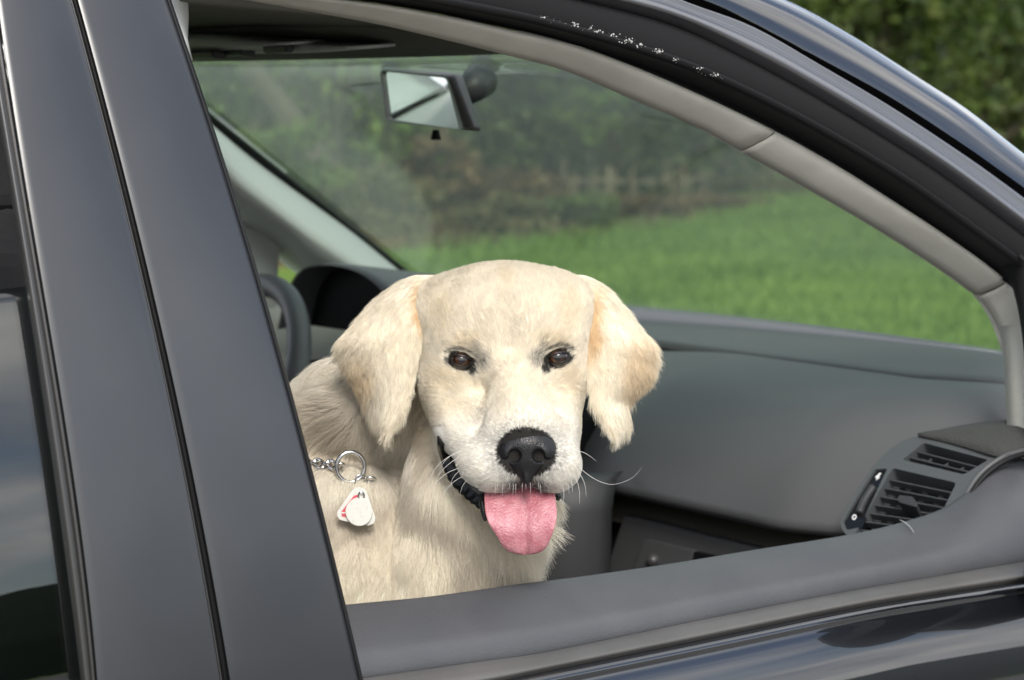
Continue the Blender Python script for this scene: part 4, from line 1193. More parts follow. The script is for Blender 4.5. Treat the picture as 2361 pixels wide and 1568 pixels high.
def body_sdf(P):
    d = head_sdf(P)
    n_ = cap(P, (-60, -130, -250), (-128, -440, -240), 150, 146)
    n_ = smin(n_, ell(P, (-150, -640, -245), (150, 240, 165)), 70)
    n_ = smin(n_, ell(P, (-14, -398, -205), (56, 50, 60)), 40)
    d = smin(d, n_, 34)
    d = smin(d, cap(P, (-130, 30, -320), (-480, -240, -470), 150, 145), 50)
    t = ell(P, (-450, -545, -385), (330, 335, 250))
    t = smin(t, ell(P, (-700, -780, -430), (360, 330, 240)), 120)
    t = smin(t, cap(P, (-200, -720, -170), (-190, -1120, -150), 80, 58), 60)
    t = smin(t, cap(P, (-30, -740, -220), (-20, -1120, -200), 76, 58), 60)
    t = smin(t, ell(P, (-190, -1125, -120), (60, 34, 84)), 30)
    t = smin(t, ell(P, (-20, -1125, -170), (60, 34, 84)), 30)
    t = smin(t, ell(P, (-780, -1030, -300), (230, 130, 150)), 60)
    d = smin(d, t, 40)
    return d

def surface_nets(sdf, lo, hi, cell, block=16):
    lo = np.array(lo, float); n_ = np.ceil((np.array(hi, float) - lo) / cell / block).astype(int) * block + 1
    F = np.full(n_, 1e3, np.float32)
    nb = (n_ - 1) // block
    bc = np.stack(np.meshgrid(*[np.arange(k) for k in nb], indexing='ij'), -1).reshape(-1, 3)
    cen = lo + (bc * block + block / 2) * cell
    dv = sdf(cen.astype(np.float32))
    rad = block * cell * 0.5 * math.sqrt(3)
    ar = np.arange(block + 1)
    g = np.stack(np.meshgrid(ar, ar, ar, indexing='ij'), -1)
    for b, dd_ in zip(bc, dv):
        o_ = b * block
        sl = tuple(slice(o_[k], o_[k] + block + 1) for k in range(3))
        if abs(dd_) > rad * 1.9 + 6:
            F[sl] = np.where(F[sl] == 1e3, 500.0 * np.sign(dd_), F[sl])
            continue
        F[sl] = sdf((lo + (g + o_) * cell).astype(np.float32))
    s = F < 0
    cnt = np.zeros(n_ - 1, np.int8)
    for i in (0, 1):
        for j in (0, 1):
            for k in (0, 1):
                cnt += s[i:n_[0] - 1 + i, j:n_[1] - 1 + j, k:n_[2] - 1 + k]
    act = np.argwhere((cnt > 0) & (cnt < 8))
    idx = np.full(n_ - 1, -1, np.int64); idx[tuple(act.T)] = np.arange(len(act))
    acc = np.zeros((len(act), 3)); num = np.zeros(len(act))
    cs = [(i, j, k) for i in (0, 1) for j in (0, 1) for k in (0, 1)]
    for a in cs:
        for ax in range(3):
            if a[ax]: continue
            b = list(a); b[ax] = 1
            fa = F[tuple((act + np.array(a)).T)]; fb = F[tuple((act + np.array(b)).T)]
            m_ = (fa < 0) != (fb < 0)
            t = np.where(m_, fa / (fa - fb + 1e-12), 0)
            p = np.tile(np.array(a, float), (len(act), 1)); p[:, ax] += t
            acc += p * m_[:, None]; num += m_
    V = lo + (act + acc / num[:, None]) * cell
    faces = []
    for ax in range(3):
        u, v = (ax + 1) % 3, (ax + 2) % 3
        sa = [slice(None)] * 3; sb = [slice(None)] * 3
        sa[ax] = slice(0, -1); sb[ax] = slice(1, None)
        ch = s[tuple(sa)] != s[tuple(sb)]
        e = np.argwhere(ch)
        e = e[(e[:, u] > 0) & (e[:, v] > 0) & (e[:, u] < n_[u] - 1) & (e[:, v] < n_[v] - 1)]
        du = np.zeros(3, int); du[u] = 1; dv_ = np.zeros(3, int); dv_[v] = 1
        q = np.stack([idx[tuple((e - du - dv_).T)], idx[tuple((e - dv_).T)], idx[tuple(e.T)], idx[tuple((e - du).T)]], 1)
        fl = s[tuple(e.T)]
        q[~fl] = q[~fl][:, ::-1]
        faces.append(q[(q >= 0).all(1)])
    return V, np.vstack(faces)

def grad(sdf, P, h=2.0):
    P = np.asarray(P, np.float32)
    g = np.stack([sdf(P + np.eye(3, dtype=np.float32)[k] * h) - sdf(P - np.eye(3, dtype=np.float32)[k] * h) for k in range(3)], 1)
    return g / (np.linalg.norm(g, axis=1)[:, None] + 1e-9)
def z_front(sdf, x, y, z0=260.0, z1=-500.0):
    z = z0
    while z > z1:
        d = float(sdf(np.array([[x, y, z]], np.float32))[0])
        if d < 0.6: return z
        z -= max(1.0, d * 0.6)
    return z

# ---- coat colour: cream face, golden ear edges, neck shade painted in, black rims
def nz(P, f, ph=0.0):
    x, y, z = P[:, 0] * f + ph, P[:, 1] * f + ph * 1.7, P[:, 2] * f - ph
    return (np.sin(x + 1.7 * np.sin(y * .9 + z)) + np.sin(y * 1.3 + 1.3 * np.sin(z * 1.1 + x * .7)) + np.sin(z * .8 + 1.9 * np.sin(x * .6 - y * .8))) / 3
def mixc(a, b, t): return a * (1 - t[:, None]) + np.array(b) * t[:, None]
def sstep(a, b, x):
    t = np.clip((x - a) / (b - a), 0, 1); return t * t * (3 - 2 * t)
NOSE = np.array([37.0, -205.0])
def dark_prob(P):
    """how black the hair is: eye rims, tear marks, round the nose and under it"""
    k = np.zeros(len(P))
    for s_, e in ((-1, EYES[0]), (1, EYES[1])):
        dx = (P[:, 0] - e[0]) * (-s_); dy = P[:, 1] - e[1]        # dx > 0 towards the nose
        r = np.sqrt((dx / 33) ** 2 + ((dy + 0.35 * np.clip(dx, -20, 60) * .6) / np.where(dy < 0, 24, 20)) ** 2)
        k = np.maximum(k, 1 - sstep(0.88, np.where(dy > 4, 1.06, 1.34), r))
        r2 = np.sqrt(((dx - 46) / 34) ** 2 + ((dy + 6) / 34) ** 2)
        k = np.maximum(k, 0.55 * (1 - sstep(0.25, 1.0, r2)))
        r3 = np.sqrt(((dx - 30) / 13) ** 2 + ((dy + 28) / 17) ** 2)
        k = np.maximum(k, 0.85 * (1 - sstep(0.5, 1.1, r3)))
        r4 = np.abs(dy - 27 + ((dx + 4) / 9.5) ** 2 * 0.9) / 4.0 + np.maximum(0, np.abs(dx + 2) - 34) * .2
        k = np.maximum(k, 0.60 * (1 - sstep(0.4, 1.3, r4)))
        r5 = np.sqrt(((dx - 38) / 16) ** 2 + ((dy - 24) / 26) ** 2)
        k = np.maximum(k, 0.28 * (1 - sstep(0.3, 1.0, r5)))
    q = np.sqrt(((P[:, 0] - NOSE[0]) / 70) ** 2 + ((P[:, 1] - NOSE[1]) / 58) ** 2)
    front = sstep(20, 90, P[:, 2])
    k = np.maximum(k, front * 0.95 * (1 - sstep(0.90, 1.02, q)))
    k = np.maximum(k, front * 0.34 * (1 - sstep(1.0, 1.55, q)) * np.where(P[:, 1] > NOSE[1], .8, 1.2))
    r = np.sqrt(((P[:, 0] - 37) / 78) ** 2 + ((P[:, 1] + 282) / 34) ** 2)
    k = np.maximum(k, front * 0.72 * (1 - sstep(0.3, 1.0, r)))
    return k
def coat(P):
    n_ = len(P)
    c = np.tile(np.array([0.83, 0.765, 0.635]), (n_, 1))
    c = mixc(c, (0.86, 0.78, 0.64), 0.32 * sstep(0.05, .7, nz(P, 0.021)))                   # soft golden blotches
    # golden shading at brows, temples and beside the eyes
    for (x, y, rx, ry, a) in ((-160, 105, 40, 70, .40), (138, 110, 36, 70, .45), (-95, 42, 45, 26, .35), (95, 48, 45, 26, .35), (-150, -45, 60, 40, .35), (140, -50, 40, 50, .35), (-8, 185, 30, 50, .25), (-120, -120, 60, 40, .25)):
        r = np.sqrt(((P[:, 0] - x) / rx) ** 2 + ((P[:, 1] - y) / ry) ** 2)
        c = mixc(c, (0.76, 0.64, 0.44), a * (1 - sstep(0.2, 1.2, r)) * (P[:, 2] > -260))
    mz = sstep(-60, -190, P[:, 1]) * sstep(-40, 60, P[:, 2])
    c = mixc(c, (0.87, 0.855, 0.81), 0.7 * mz)                                             # whiter muzzle
    # neck and body
    neck = np.maximum(sstep(-215, -300, P[:, 0]), sstep(-190, -260, P[:, 1] + 0.45 * (P[:, 2] + 100)) * sstep(10, -90, P[:, 2]))
    nc = np.tile(np.array([0.90, 0.845, 0.74]), (n_, 1))
    nc = mixc(nc, (0.60, 0.52, 0.40), 0.5 * sstep(-.1, .6, nz(P, 0.016, 2.0)))
    nc = mixc(nc, (0.92, 0.90, 0.84), sstep(-40, 60, P[:, 0] + 0.5 * (P[:, 1] + 400)) * 0.8)
    hump = 1 - sstep(0.4, 1.1, np.sqrt(((P[:, 0] + 460) / 110) ** 2 + ((P[:, 1] + 60) / 70) ** 2))
    nc = mixc(nc, (0.84, 0.80, 0.70), hump * .8)
    tor = sstep(-330, -400, P[:, 1] - 0.75 * (P[:, 0] + 300))
    nc = mixc(nc, (0.92, 0.85, 0.71), tor * .75)
    fold_shade = 1 - sstep(25, 75, np.abs(P[:, 1] + 330 + 0.95 * (P[:, 0] + 200)))                # neck fold, its shade painted into the coat
    nc = mixc(nc, (0.36, 0.31, 0.235), 0.62 * fold_shade * (P[:, 0] > -420) * sstep(-60, -160, P[:, 1]))
    ear_shade = 1 - sstep(0.4, 1.1, np.sqrt(((P[:, 0] + 345) / 60) ** 2 + ((P[:, 1] + 105) / 80) ** 2))
    nc = mixc(nc, (0.42, 0.37, 0.29), 0.25 * ear_shade)  # shade under the ear, painted into the coat colour
    c = c * (1 - neck[:, None]) + nc * neck[:, None]
    return c

dog = empty('dog', tuple(W_((-300, -1150, -250))), 'cream coloured retriever sitting in the car, head at the open window, tongue out', 'dog')

def attr_mesh(name, V, Fc, col, mt, parent, smooth=True):
    o = mesh_obj(name, V, Fc, mt, parent, smooth)
    a = o.data.attributes.new('coat', 'FLOAT_COLOR', 'POINT')
    a.data.foreach_set('color', np.concatenate([col, np.ones((len(col), 1))], 1).astype(np.float32).ravel())
    return o
def coat_mat(name, rough, spec, transl, gain=1.0):
    m = bpy.data.materials.new(name); m.use_nodes = True
    nt = m.node_tree; N, L = nt.nodes, nt.links
    b = N['Principled BSDF']; out = N['Material Output']
    at = N.new('ShaderNodeAttribute'); at.attribute_name = 'coat'
    L.new(at.outputs['Color'], b.inputs['Base Color'])
    b.inputs['Roughness'].default_value = rough; b.inputs['Specular IOR Level'].default_value = spec
    if transl:
        t = N.new('ShaderNodeBsdfTranslucent'); L.new(at.outputs['Color'], t.inputs['Color'])
        mx = N.new('ShaderNodeMixShader'); mx.inputs[0].default_value = transl
        L.new(b.outputs[0], mx.inputs[1]); L.new(t.outputs[0], mx.inputs[2]); L.new(mx.outputs[0], out.inputs['Surface'])
    return m
M['skin'] = coat_mat('dog_undercoat', 0.9, 0.05, 0)
M['fur'] = coat_mat('dog_fur', 0.5, 0.25, 0.32)

Vb, Fb = surface_nets(body_sdf, (-1080, -1180, -720), (260, 260, 250), 6.0)
cb = coat(Vb) * (1 - 0.97 * np.clip(dark_prob(Vb) * 1.2, 0, 1))[:, None]
body = attr_mesh('body', W_(Vb), Fb, cb * 0.92, M['skin'], dog)

# ---- ears: soft folded flaps
def ear_mesh(rows, zrow, zin, zout, inner_right):
    R_ = np.array(rows, float)
    yy = np.linspace(R_[0, 0], R_[-1, 0], 34)
    R_[:, 0] = np.where(R_[:, 0] > 850, 850 + (R_[:, 0] - 850) * 0.76, R_[:, 0])
    yy = np.linspace(R_[0, 0], R_[-1, 0], 34)
    xl = spline(R_[:, [0, 1]], 200); xr = spline(R_[:, [0, 2]], 200)
    xl = np.interp(yy, xl[:, 0], xl[:, 1]); xr = np.interp(yy, xr[:, 0], xr[:, 1])
    zs_ = spline(zrow, 200); zc = np.interp(yy, zs_[:, 0], zs_[:, 1])
    K = 26; V = []
    for y, a, b, z in zip(yy, xl, xr, zc):
        c, h = (a + b) / 2, max(3.0, (b - a) / 2 - 4)
        th = 11 * min(1, h / 25)
        for q in np.linspace(0, 2 * math.pi, K, endpoint=False):
            u = math.cos(q); w = math.sin(q)
            s_ = np.sign(u) * abs(u) ** 0.8
            f = (s_ + 1) / 2 if inner_right else (1 - s_) / 2       # 1 at the face, 0 at the outer edge
            zz = z + np.interp(y, [630, 690, 760], [zin - 45, zin - 12, zin]) * f + zout * (1 - f) + 24 * math.sin(math.pi * f) + th * w * (1 - abs(s_) ** 3 * .6)
            V.append(px2d(c + h * s_, y, zz))
    V = np.array(V)
    n_ = len(yy)
    F_ = grid_faces(n_, K, close_c=True)
    F_ = F_ + [tuple(range(K))[::-1], tuple(range((n_ - 1) * K, n_ * K))]
    a_, b_, c_, d_ = (V[[f[k] for f in F_[:-2]]] for k in range(4))
    if ((np.cross(c_ - a_, d_ - b_) * ((a_ + b_ + c_ + d_) / 4 - V.reshape(n_, K, 3).mean(1)[[f[0] // K for f in F_[:-2]]])).sum(1)).mean() < 0:
        F_ = [f[::-1] for f in F_]
    return V, F_
left_rows = [(634, 962, 1004), (642, 943, 1003), (655, 920, 1000), (674, 894, 994), (700, 860, 984), (730, 829, 984), (760, 802, 982), (790, 779, 976), (830, 790, 968), (870, 812, 962), (910, 828, 956), (950, 842, 948), (990, 854, 932), (1018, 868, 912), (1032, 880, 900)]
right_rows = [(634, 1302, 1338), (642, 1304, 1356), (655, 1310, 1380), (674, 1322, 1406), (700, 1330, 1432), (730, 1338, 1457), (760, 1343, 1481), (790, 1345, 1508), (815, 1345, 1514), (850, 1346, 1508), (890, 1350, 1490), (920, 1357, 1466), (950, 1360, 1452), (980, 1374, 1450), (1010, 1390, 1446), (1032, 1406, 1434)]
earsL = ear_mesh(left_rows, [(630, -165), (690, -112), (770, -92), (870, -86), (1032, -84)], 10, -70, True)
earsR = ear_mesh(right_rows, [(630, -165), (690, -118), (770, -100), (870, -94), (1032, -92)], 10, -70, False)
def ear_coat(P, side):
    c = np.tile(np.array([0.88, 0.805, 0.665]), (len(P), 1))
    c = mixc(c, (0.89, 0.82, 0.69), 0.7 * sstep(-.2, .6, nz(P * np.array([3.0, .5, 1]), 0.018, side)))
    if side < 0:
        g = 1 - sstep(0.3, 1.0, np.sqrt(((P[:, 0] + 205) / 26) ** 2 + ((P[:, 1] - 125) / 75) ** 2))
        g2 = 1 - sstep(0.3, 1.0, np.sqrt(((P[:, 0] + 360) / 60) ** 2 + ((P[:, 1] + 40) / 90) ** 2))
    else:
        g = 1 - sstep(0.3, 1.0, np.sqrt(((P[:, 0] - 190) / 34) ** 2 + ((P[:, 1] - 90) / 120) ** 2))
        g2 = 1 - sstep(0.3, 1.0, np.sqrt(((P[:, 0] - 300) / 60) ** 2 + ((P[:, 1] + 20) / 130) ** 2))
    c = mixc(c, (0.74, 0.53, 0.28), .8 * g)
    c = mixc(c, (0.78, 0.62, 0.40), .6 * g2)
    return c
ears = []
for side, (V_, F_) in ((-1, earsL), (1, earsR)):
    o = attr_mesh('ear', W_(V_), F_, ear_coat(V_, side) * .9, M['skin'], dog)
    o['label'] = 'floppy cream ear with long fringe on the side towards the ' + ('steering wheel' if side < 0 else 'dashboard vents')
    ears.append((side, o, V_, F_))

# ---- fur
def fur_object(name, roots, tips_pts, rad, col, parent, npt=6):
    """hair strands given as (n, npt, 3) points in the dog's frame"""
    n_ = len(roots)
    hc = bpy.data.hair_curves.new(name)
    hc.add_curves([npt] * n_)
    off = np.zeros(3); p = parent
    while p is not None: off += np.array(p.location); p = p.parent
    pts = W_(tips_pts.reshape(-1, 3)) - off
    hc.position_data.foreach_set('vector', pts.astype(np.float32).ravel())
    t = np.linspace(0, 1, npt)
    r = (rad[:, None] * (1 - 0.80 * t[None, :] ** 1.6)).astype(np.float32) * DS
    at = hc.attributes.get('radius') or hc.attributes.new('radius', 'FLOAT', 'POINT')
    at.data.foreach_set('value', r.ravel())
    ca = hc.attributes.new('coat', 'FLOAT_COLOR', 'CURVE')
    ca.data.foreach_set('color', np.concatenate([col, np.ones((n_, 1))], 1).astype(np.float32).ravel())
    hc.materials.append(M['fur'])
    o = link(bpy.data.objects.new(name, hc), parent)
    o['kind'] = 'stuff'
    return o

def grow(P, Nn, flow, L, lift, grav, col, rad, clump_size, clump_amt, npt=6, wav=0.10, tone_amt=1.0):
    """strands rooted at P: follow the flow along the skin, lifted a little, sagging, gathered in tufts"""
    n_ = len(P)
    T = flow - Nn * (flow * Nn).sum(1)[:, None]
    T /= np.linalg.norm(T, axis=1)[:, None] + 1e-9
    B = np.cross(Nn, T)
    ph = nz(P, 0.05, 1.0) * 0.45 + nz(P, 0.14, 4.0) * .25 + RNG.normal(0, wav, n_)
    D = T * np.cos(ph)[:, None] + B * np.sin(ph)[:, None]
    lf = lift * RNG.uniform(.55, 1.5, n_)
    D = D * np.cos(lf)[:, None] + Nn * np.sin(lf)[:, None]
    s = np.linspace(0, 1, npt)
    G = np.array([0, -1.0, 0.0])
    bend = RNG.normal(0, .13, (n_, 1)) * B - Nn * (np.sin(lf) * .5)[:, None]
    pts = P[:, None, :] + L[:, None, None] * (s[None, :, None] * D[:, None, :] + (s ** 2)[None, :, None] * (grav[:, None, None] * G + bend[:, None, :]))
    # tufts
    ng = max(1, int(n_ / clump_size))
    gi = RNG.choice(n_, ng, replace=False)
    kd = kdtree.KDTree(ng)
    for i, g_ in enumerate(gi): kd.insert(P[g_], i)
    kd.balance()
    near = np.array([kd.find(p)[1] for p in P])
    tip = pts[gi[near]] - pts[gi[near]][:, :1] + P[gi[near]][:, None, :]
    a = (clump_amt[:, None] * (s ** 1.4)[None, :])[:, :, None]
    scale = (L / (L[gi[near]] + 1e-9))[:, None, None]
    tgt = P[gi[near]][:, None, :] + (pts[gi[near]] - P[gi[near]][:, None, :]) * np.clip(scale, .6, 1.4)
    pts = pts * (1 - a) + tgt * a
    cl_t = RNG.uniform(-1, 1, ng)[near]
    col = np.clip(col * (1 + tone_amt * (0.10 * cl_t + RNG.normal(0, .07, n_)))[:, None], 0.004, 0.94)
    return pts, rad, col

def sample(V, Fc, n_, weight):
    V = np.asarray(V); Fq = np.array([f for f in Fc if len(f) == 4])
    A_, B_, C_, D_ = (V[Fq[:, k]] for k in range(4))
    nrm = np.cross(C_ - A_, D_ - B_); ar = np.linalg.norm(nrm, axis=1) / 2
    cen = (A_ + B_ + C_ + D_) / 4
    w = ar * weight(cen, nrm / (2 * ar[:, None] + 1e-9))
    k = RNG.choice(len(Fq), n_, p=w / w.sum())
    u, v = RNG.uniform(0, 1, (2, n_))
    P = (A_[k] * ((1 - u) * (1 - v))[:, None] + B_[k] * (u * (1 - v))[:, None] + C_[k] * (u * v)[:, None] + D_[k] * ((1 - u) * v)[:, None])
    return P, (nrm / (2 * ar[:, None] + 1e-9))[k]

def eye_r(P):
    """1 on the rim of the eye opening, less inside"""
    r = np.full(len(P), 9.0)
    for s_, e in ((-1, EYES[0]), (1, EYES[1])):
        dx = (P[:, 0] - e[0]) * (-s_); dy = P[:, 1] - e[1] + 0.22 * dx
        r = np.minimum(r, np.sqrt((dx / 29) ** 2 + (dy / np.where(dy > 0, 14.5, 17.5)) ** 2))
    return r
def body_weight(c, n_):
    w = np.where(c[:, 1] > -640, 1.0, 0.0) * np.where(n_[:, 2] > -0.35, 1.0, 0.12)
    w *= np.where(c[:, 0] < -620, .15, 1.0)
    face = (c[:, 0] > -225) & (c[:, 1] > -330) & (c[:, 2] > -150)
    w *= np.where(face, 2.1, 1.0)
    q = np.sqrt(((c[:, 0] - NOSE[0]) / 62) ** 2 + ((c[:, 1] - NOSE[1]) / 48) ** 2)
    w *= np.where((q < 0.95) & (c[:, 2] > 60), 0.0, 1.0)
    w *= np.where((eye_r(c) < 1.05) & (c[:, 2] > -60), 0.0, 1.0)
    return w
NB = 270000
P, Nn = sample(Vb, Fb, NB, body_weight)
Nn = grad(body_sdf, P, 3.0)
keep = ~((eye_r(P) < 1.08) & (P[:, 2] > -60))
P, Nn = P[keep], Nn[keep]
dk = dark_prob(P)
nc_ = np.array([37.0, -190.0, 190.0])
fl = P - nc_
fl /= np.linalg.norm(fl, axis=1)[:, None]
headness = 1 - np.maximum(sstep(-200, -270, P[:, 0]), sstep(-205, -290, P[:, 1] + 0.45 * (P[:, 2] + 100)) * sstep(20, -90, P[:, 2]))
fl_face = fl + np.stack([np.zeros(len(P)), np.where(P[:, 1] < -60, -0.5, 0.1), np.zeros(len(P))], 1) * sstep(60, -40, P[:, 2])[:, None]
low_lip = sstep(-225, -265, P[:, 1]) * sstep(20, 70, P[:, 2])
fl_face = fl_face * (1 - low_lip[:, None]) + np.stack([(P[:, 0] - 37) / 110, np.full(len(P), -1.0), np.full(len(P), 0.1)], 1) * low_lip[:, None]
hc_ = np.array([-60.0, 0.0, -150.0])
out_ = P - hc_; out_ /= np.linalg.norm(out_, axis=1)[:, None]
fl_body = out_ * 0.55 + np.array([0.05, -0.85, 0.0])
hump = 1 - sstep(0.5, 1.3, np.sqrt(((P[:, 0] + 470) / 150) ** 2 + ((P[:, 1] + 70) / 110) ** 2))
fl_body = fl_body * (1 - hump[:, None]) + np.array([-0.9, 0.30, 0.2]) * hump[:, None]
frn = sstep(-40, 10, P[:, 0]) * sstep(-330, -370, P[:, 1]) * sstep(-470, -430, P[:, 1]) * (1 - headness)
fl_body = fl_body * (1 - frn[:, None]) + np.array([0.75, -0.65, 0.1]) * frn[:, None]
fl_all = fl_face * headness[:, None] + fl_body * (1 - headness)[:, None]
L = np.full(len(P), 17.0)
L += 7 * sstep(40, 190, P[:, 1]) + 14 * sstep(-40, -160, P[:, 2])
er = eye_r(P)
L *= 0.42 + 0.58 * sstep(1.0, 2.6, er)
q = np.sqrt(((P[:, 0] - NOSE[0]) / 66) ** 2 + ((P[:, 1] - NOSE[1]) / 52) ** 2)
L *= np.where(P[:, 2] > 20, 0.40 + 0.60 * sstep(1.0, 2.2, q), 1)
L = L * headness + (1 - headness) * (84 + 26 * nz(P, 0.02, 3.0) + 40 * sstep(-380, -470, P[:, 1]) * sstep(-160, -40, P[:, 0]) - 34 * sstep(-330, -420, P[:, 1]) * sstep(-250, -330, P[:, 0]))
L += 30 * hump
fr_ = sstep(-60, 10, P[:, 0]) * sstep(-330, -370, P[:, 1]) * sstep(-480, -430, P[:, 1])
L += 36 * fr_
L *= RNG.uniform(.7, 1.15, len(P))
lift = 0.26 * headness + (1 - headness) * 0.36 + hump * .35
lift = lift + 0.12 * sstep(150, 210, P[:, 1]) + 0.35 * fr_
grav = (1 - headness) * 0.22 + 0.02
col = coat(P)
solid = sstep(.55, .95, dk)
amt = np.clip(dk * RNG.uniform(.15, 1.75, len(P)), 0, 1) * (1 - solid) + solid
col = col * (1 - amt)[:, None] + np.array([0.020, 0.018, 0.017]) * amt[:, None]
rad = np.where(headness > .5, 0.44, 0.50)
# split: short coat and long coat grow with their own tuft sizes
clump_amt = 0.38 * headness + (0.66 - 0.30 * sstep(-330, -400, P[:, 1] - 0.75 * (P[:, 0] + 300))) * (1 - headness)
lp_ = spline([(1011, 1003), (1021, 1034), (1036, 1068), (1056, 1098), (1079, 1120), (1101, 1141), (1117, 1162)], 60)
lpd = np.array([px2d(a, b, 40)[:2] for a, b in lp_])
dl = np.sqrt(((P[:, None, :2] - lpd[None]) ** 2).sum(-1)).min(1)
ok = ~((dl < 24) & (P[:, 2] > -160))
P, Nn, fl_all, L, lift, grav, col, rad, clump_amt, headness = (a[ok] for a in (P, Nn, fl_all, L, lift, grav, col, rad, clump_amt, headness))
pts, rad, col = grow(P, Nn, fl_all, L, lift, grav, col, rad, 16, clump_amt, tone_amt=np.where(headness > .5, 0.60, 0.65))
fur_object('fur', P, pts, rad, col, body)

for side, o, V_, F_ in ears:
    wE = lambda c, n_: np.where(n_[:, 2] > -0.3, 1.0, 0.5)
    P, Nn = sample(V_, F_, 36000, wE)
    oc = V_[:, 0].min() if side < 0 else V_[:, 0].max()
    rows_ = np.array(left_rows if side < 0 else right_rows, float)
    rows_[:, 0] = np.where(rows_[:, 0] > 850, 850 + (rows_[:, 0] - 850) * 0.76, rows_[:, 0])
    pyv = 830 - P[:, 1]
    xo = np.interp(pyv, rows_[:, 0], rows_[:, 1] if side < 0 else rows_[:, 2]) - 1176
    xi = np.interp(pyv, rows_[:, 0], rows_[:, 2] if side < 0 else rows_[:, 1]) - 1176
    f = np.clip((P[:, 0] - xi) / (xo - xi + 1e-6), 0, 1)          # 0 at the face, 1 at the outer edge
    up_ = sstep(740, 650, pyv)
    fl_ = np.stack([side * (0.15 + 0.75 * sstep(.55, 1, f) + 0.35 * up_), -1.0 + 0.30 * up_ * f, np.zeros(len(P))], 1)
    L = 27 + 15 * sstep(.6, 1.0, f) + 16 * sstep(880, 980, pyv)
    L *= RNG.uniform(.6, 1.15, len(P))
    lift = np.full(len(P), .13) + .14 * sstep(.7, 1, f) + .06 * up_
    pts, rad, col = grow(P, Nn, fl_, L, lift, np.full(len(P), .12), ear_coat(P, side), np.full(len(P), .43), 12, np.full(len(P), .36))
    fur_object('fur', P, pts, rad, col, o)

# ---- eyes with lids
M['eye'] = bpy.data.materials.new('brown_eye'); M['eye'].use_nodes = True
_nt = M['eye'].node_tree; _b = _nt.nodes['Principled BSDF']
_a = _nt.nodes.new('ShaderNodeAttribute'); _a.attribute_name = 'coat'
_nt.links.new(_a.outputs['Color'], _b.inputs['Base Color'])
_b.inputs['Roughness'].default_value = 0.25; _b.inputs['Coat Weight'].default_value = 0.65; _b.inputs['Coat Roughness'].default_value = 0.01
M['lid'] = mat('black_eyelid_skin', (0.008, 0.007, 0.007), 0.38, spec=0.5)
for (ex, ey), s_, gaze in ((EYES[0], -1, (0.05, -0.02)), (EYES[1], 1, (-0.02, -0.02))):
    zs = z_front(head_sdf, ex, ey)
    c0 = np.array([ex, ey, zs - 10.0]); r_ = 27.0
    nu, nv = 40, 48
    V_, col_ = [], []
    g = np.array([gaze[0], gaze[1], 1.0]); g /= np.linalg.norm(g)
    a1 = np.cross([0, 1, 0], g); a1 /= np.linalg.norm(a1); a2 = np.cross(g, a1)
    for i in range(nu):
        th = math.pi * i / (nu - 1)
        for j in range(nv):
            ph = 2 * math.pi * j / nv
            d = math.cos(th) * g + math.sin(th) * (math.cos(ph) * a1 + math.sin(ph) * a2)
            bulge = 1.0 + 0.05 * max(0, math.cos(th) - .75) / .25
            V_.append(c0 + d * r_ * bulge)
            if th < 0.28: cc = (0.003, 0.002, 0.002)
            elif th < 0.74:
                k_ = 0.55 + 0.45 * math.sin(ph * 17 + 3 * math.sin(ph * 5)) * .5 + .3 * math.sin(ph - 2.2)
                e_ = 1 - max(0, (th - .62) / .12) * .8
                cc = (0.052 * k_ * e_, 0.020 * k_ * e_, 0.007 * k_ * e_)
            elif th < 0.84: cc = (0.012, 0.008, 0.007)
            else: cc = (0.05, 0.035, 0.03)
            col_.append(cc)
    F_ = grid_faces(nu, nv, close_c=True)
    attr_mesh('eye', W_(V_), F_, np.array(col_), M['eye'], dog)
    # lids: a skin that wraps the ball and leaves an almond opening
    rings = []
    for k_, (sc_, rr, dz) in enumerate([(1.0, 27.6, -3.0), (1.0, 28.8, 0), (1.06, 29.8, 0), (1.18, 30.0, 0), (1.36, 29.6, -1.0), (1.6, 29.0, -5), (1.9, 29.0, -14)]):
        ring = []
        for j in range(48):
            t = 2 * math.pi * j / 48
            dx = 25.0 * math.cos(t); dy = (7.0 if math.sin(t) > 0 else 13.0) * math.sin(t)
            if dx > 0: dy *= 1 - 0.25 * (dx / 23.5) ** 2
            dy -= 0.22 * dx
            x, y = dx * (-s_) * sc_, dy * sc_
            rad2 = x * x + y * y
            z = math.sqrt(max(rr * rr - rad2, 9.0))
            ring.append(c0 + np.array([x, y, z + dz]))
        rings.append(np.array(ring))
    V_, F_ = ringset(rings)
    mesh_obj('eyelid', W_(V_), F_, M['lid'], dog)

# ---- nose
M['nose'] = mat('black_nose_leather', (0.008, 0.008, 0.009), 0.38, spec=0.45, bump=('voronoi', 620, 0.30, 0.0010))
def nose_sdf(P):
    d = ell(P, (37, -190, 118), (66, 43, 52))
    d = smin(d, ell(P, (37, -226, 122), (48, 34, 42)), 22)
    for s_ in (-1, 1):
        d = smin(d, ell(P, (37 + s_ * 40, -207, 128), (27, 27, 36)), 16)
    for s_ in (-1, 1):
        d = smax(d, -ell(P, (37 + s_ * 27, -213, 160), (13, 14, 46)), 7)
        d = smax(d, -cap(P, (37 + s_ * 30, -222, 166), (37 + s_ * 60, -230, 140), 8.0, 5.0), 6)
    d = smax(d, -cap(P, (37, -212, 174), (37, -268, 160), 2.2, 2.6), 6)
    d = smin(d, ell(P, (37, -262, 128), (13, 26, 28)), 16)
    return d
Vn, Fn = surface_nets(nose_sdf, (-50, -310, 40), (124, -130, 210), 2.6)
mesh_obj('nose', W_(Vn), Fn, M['nose'], dog)

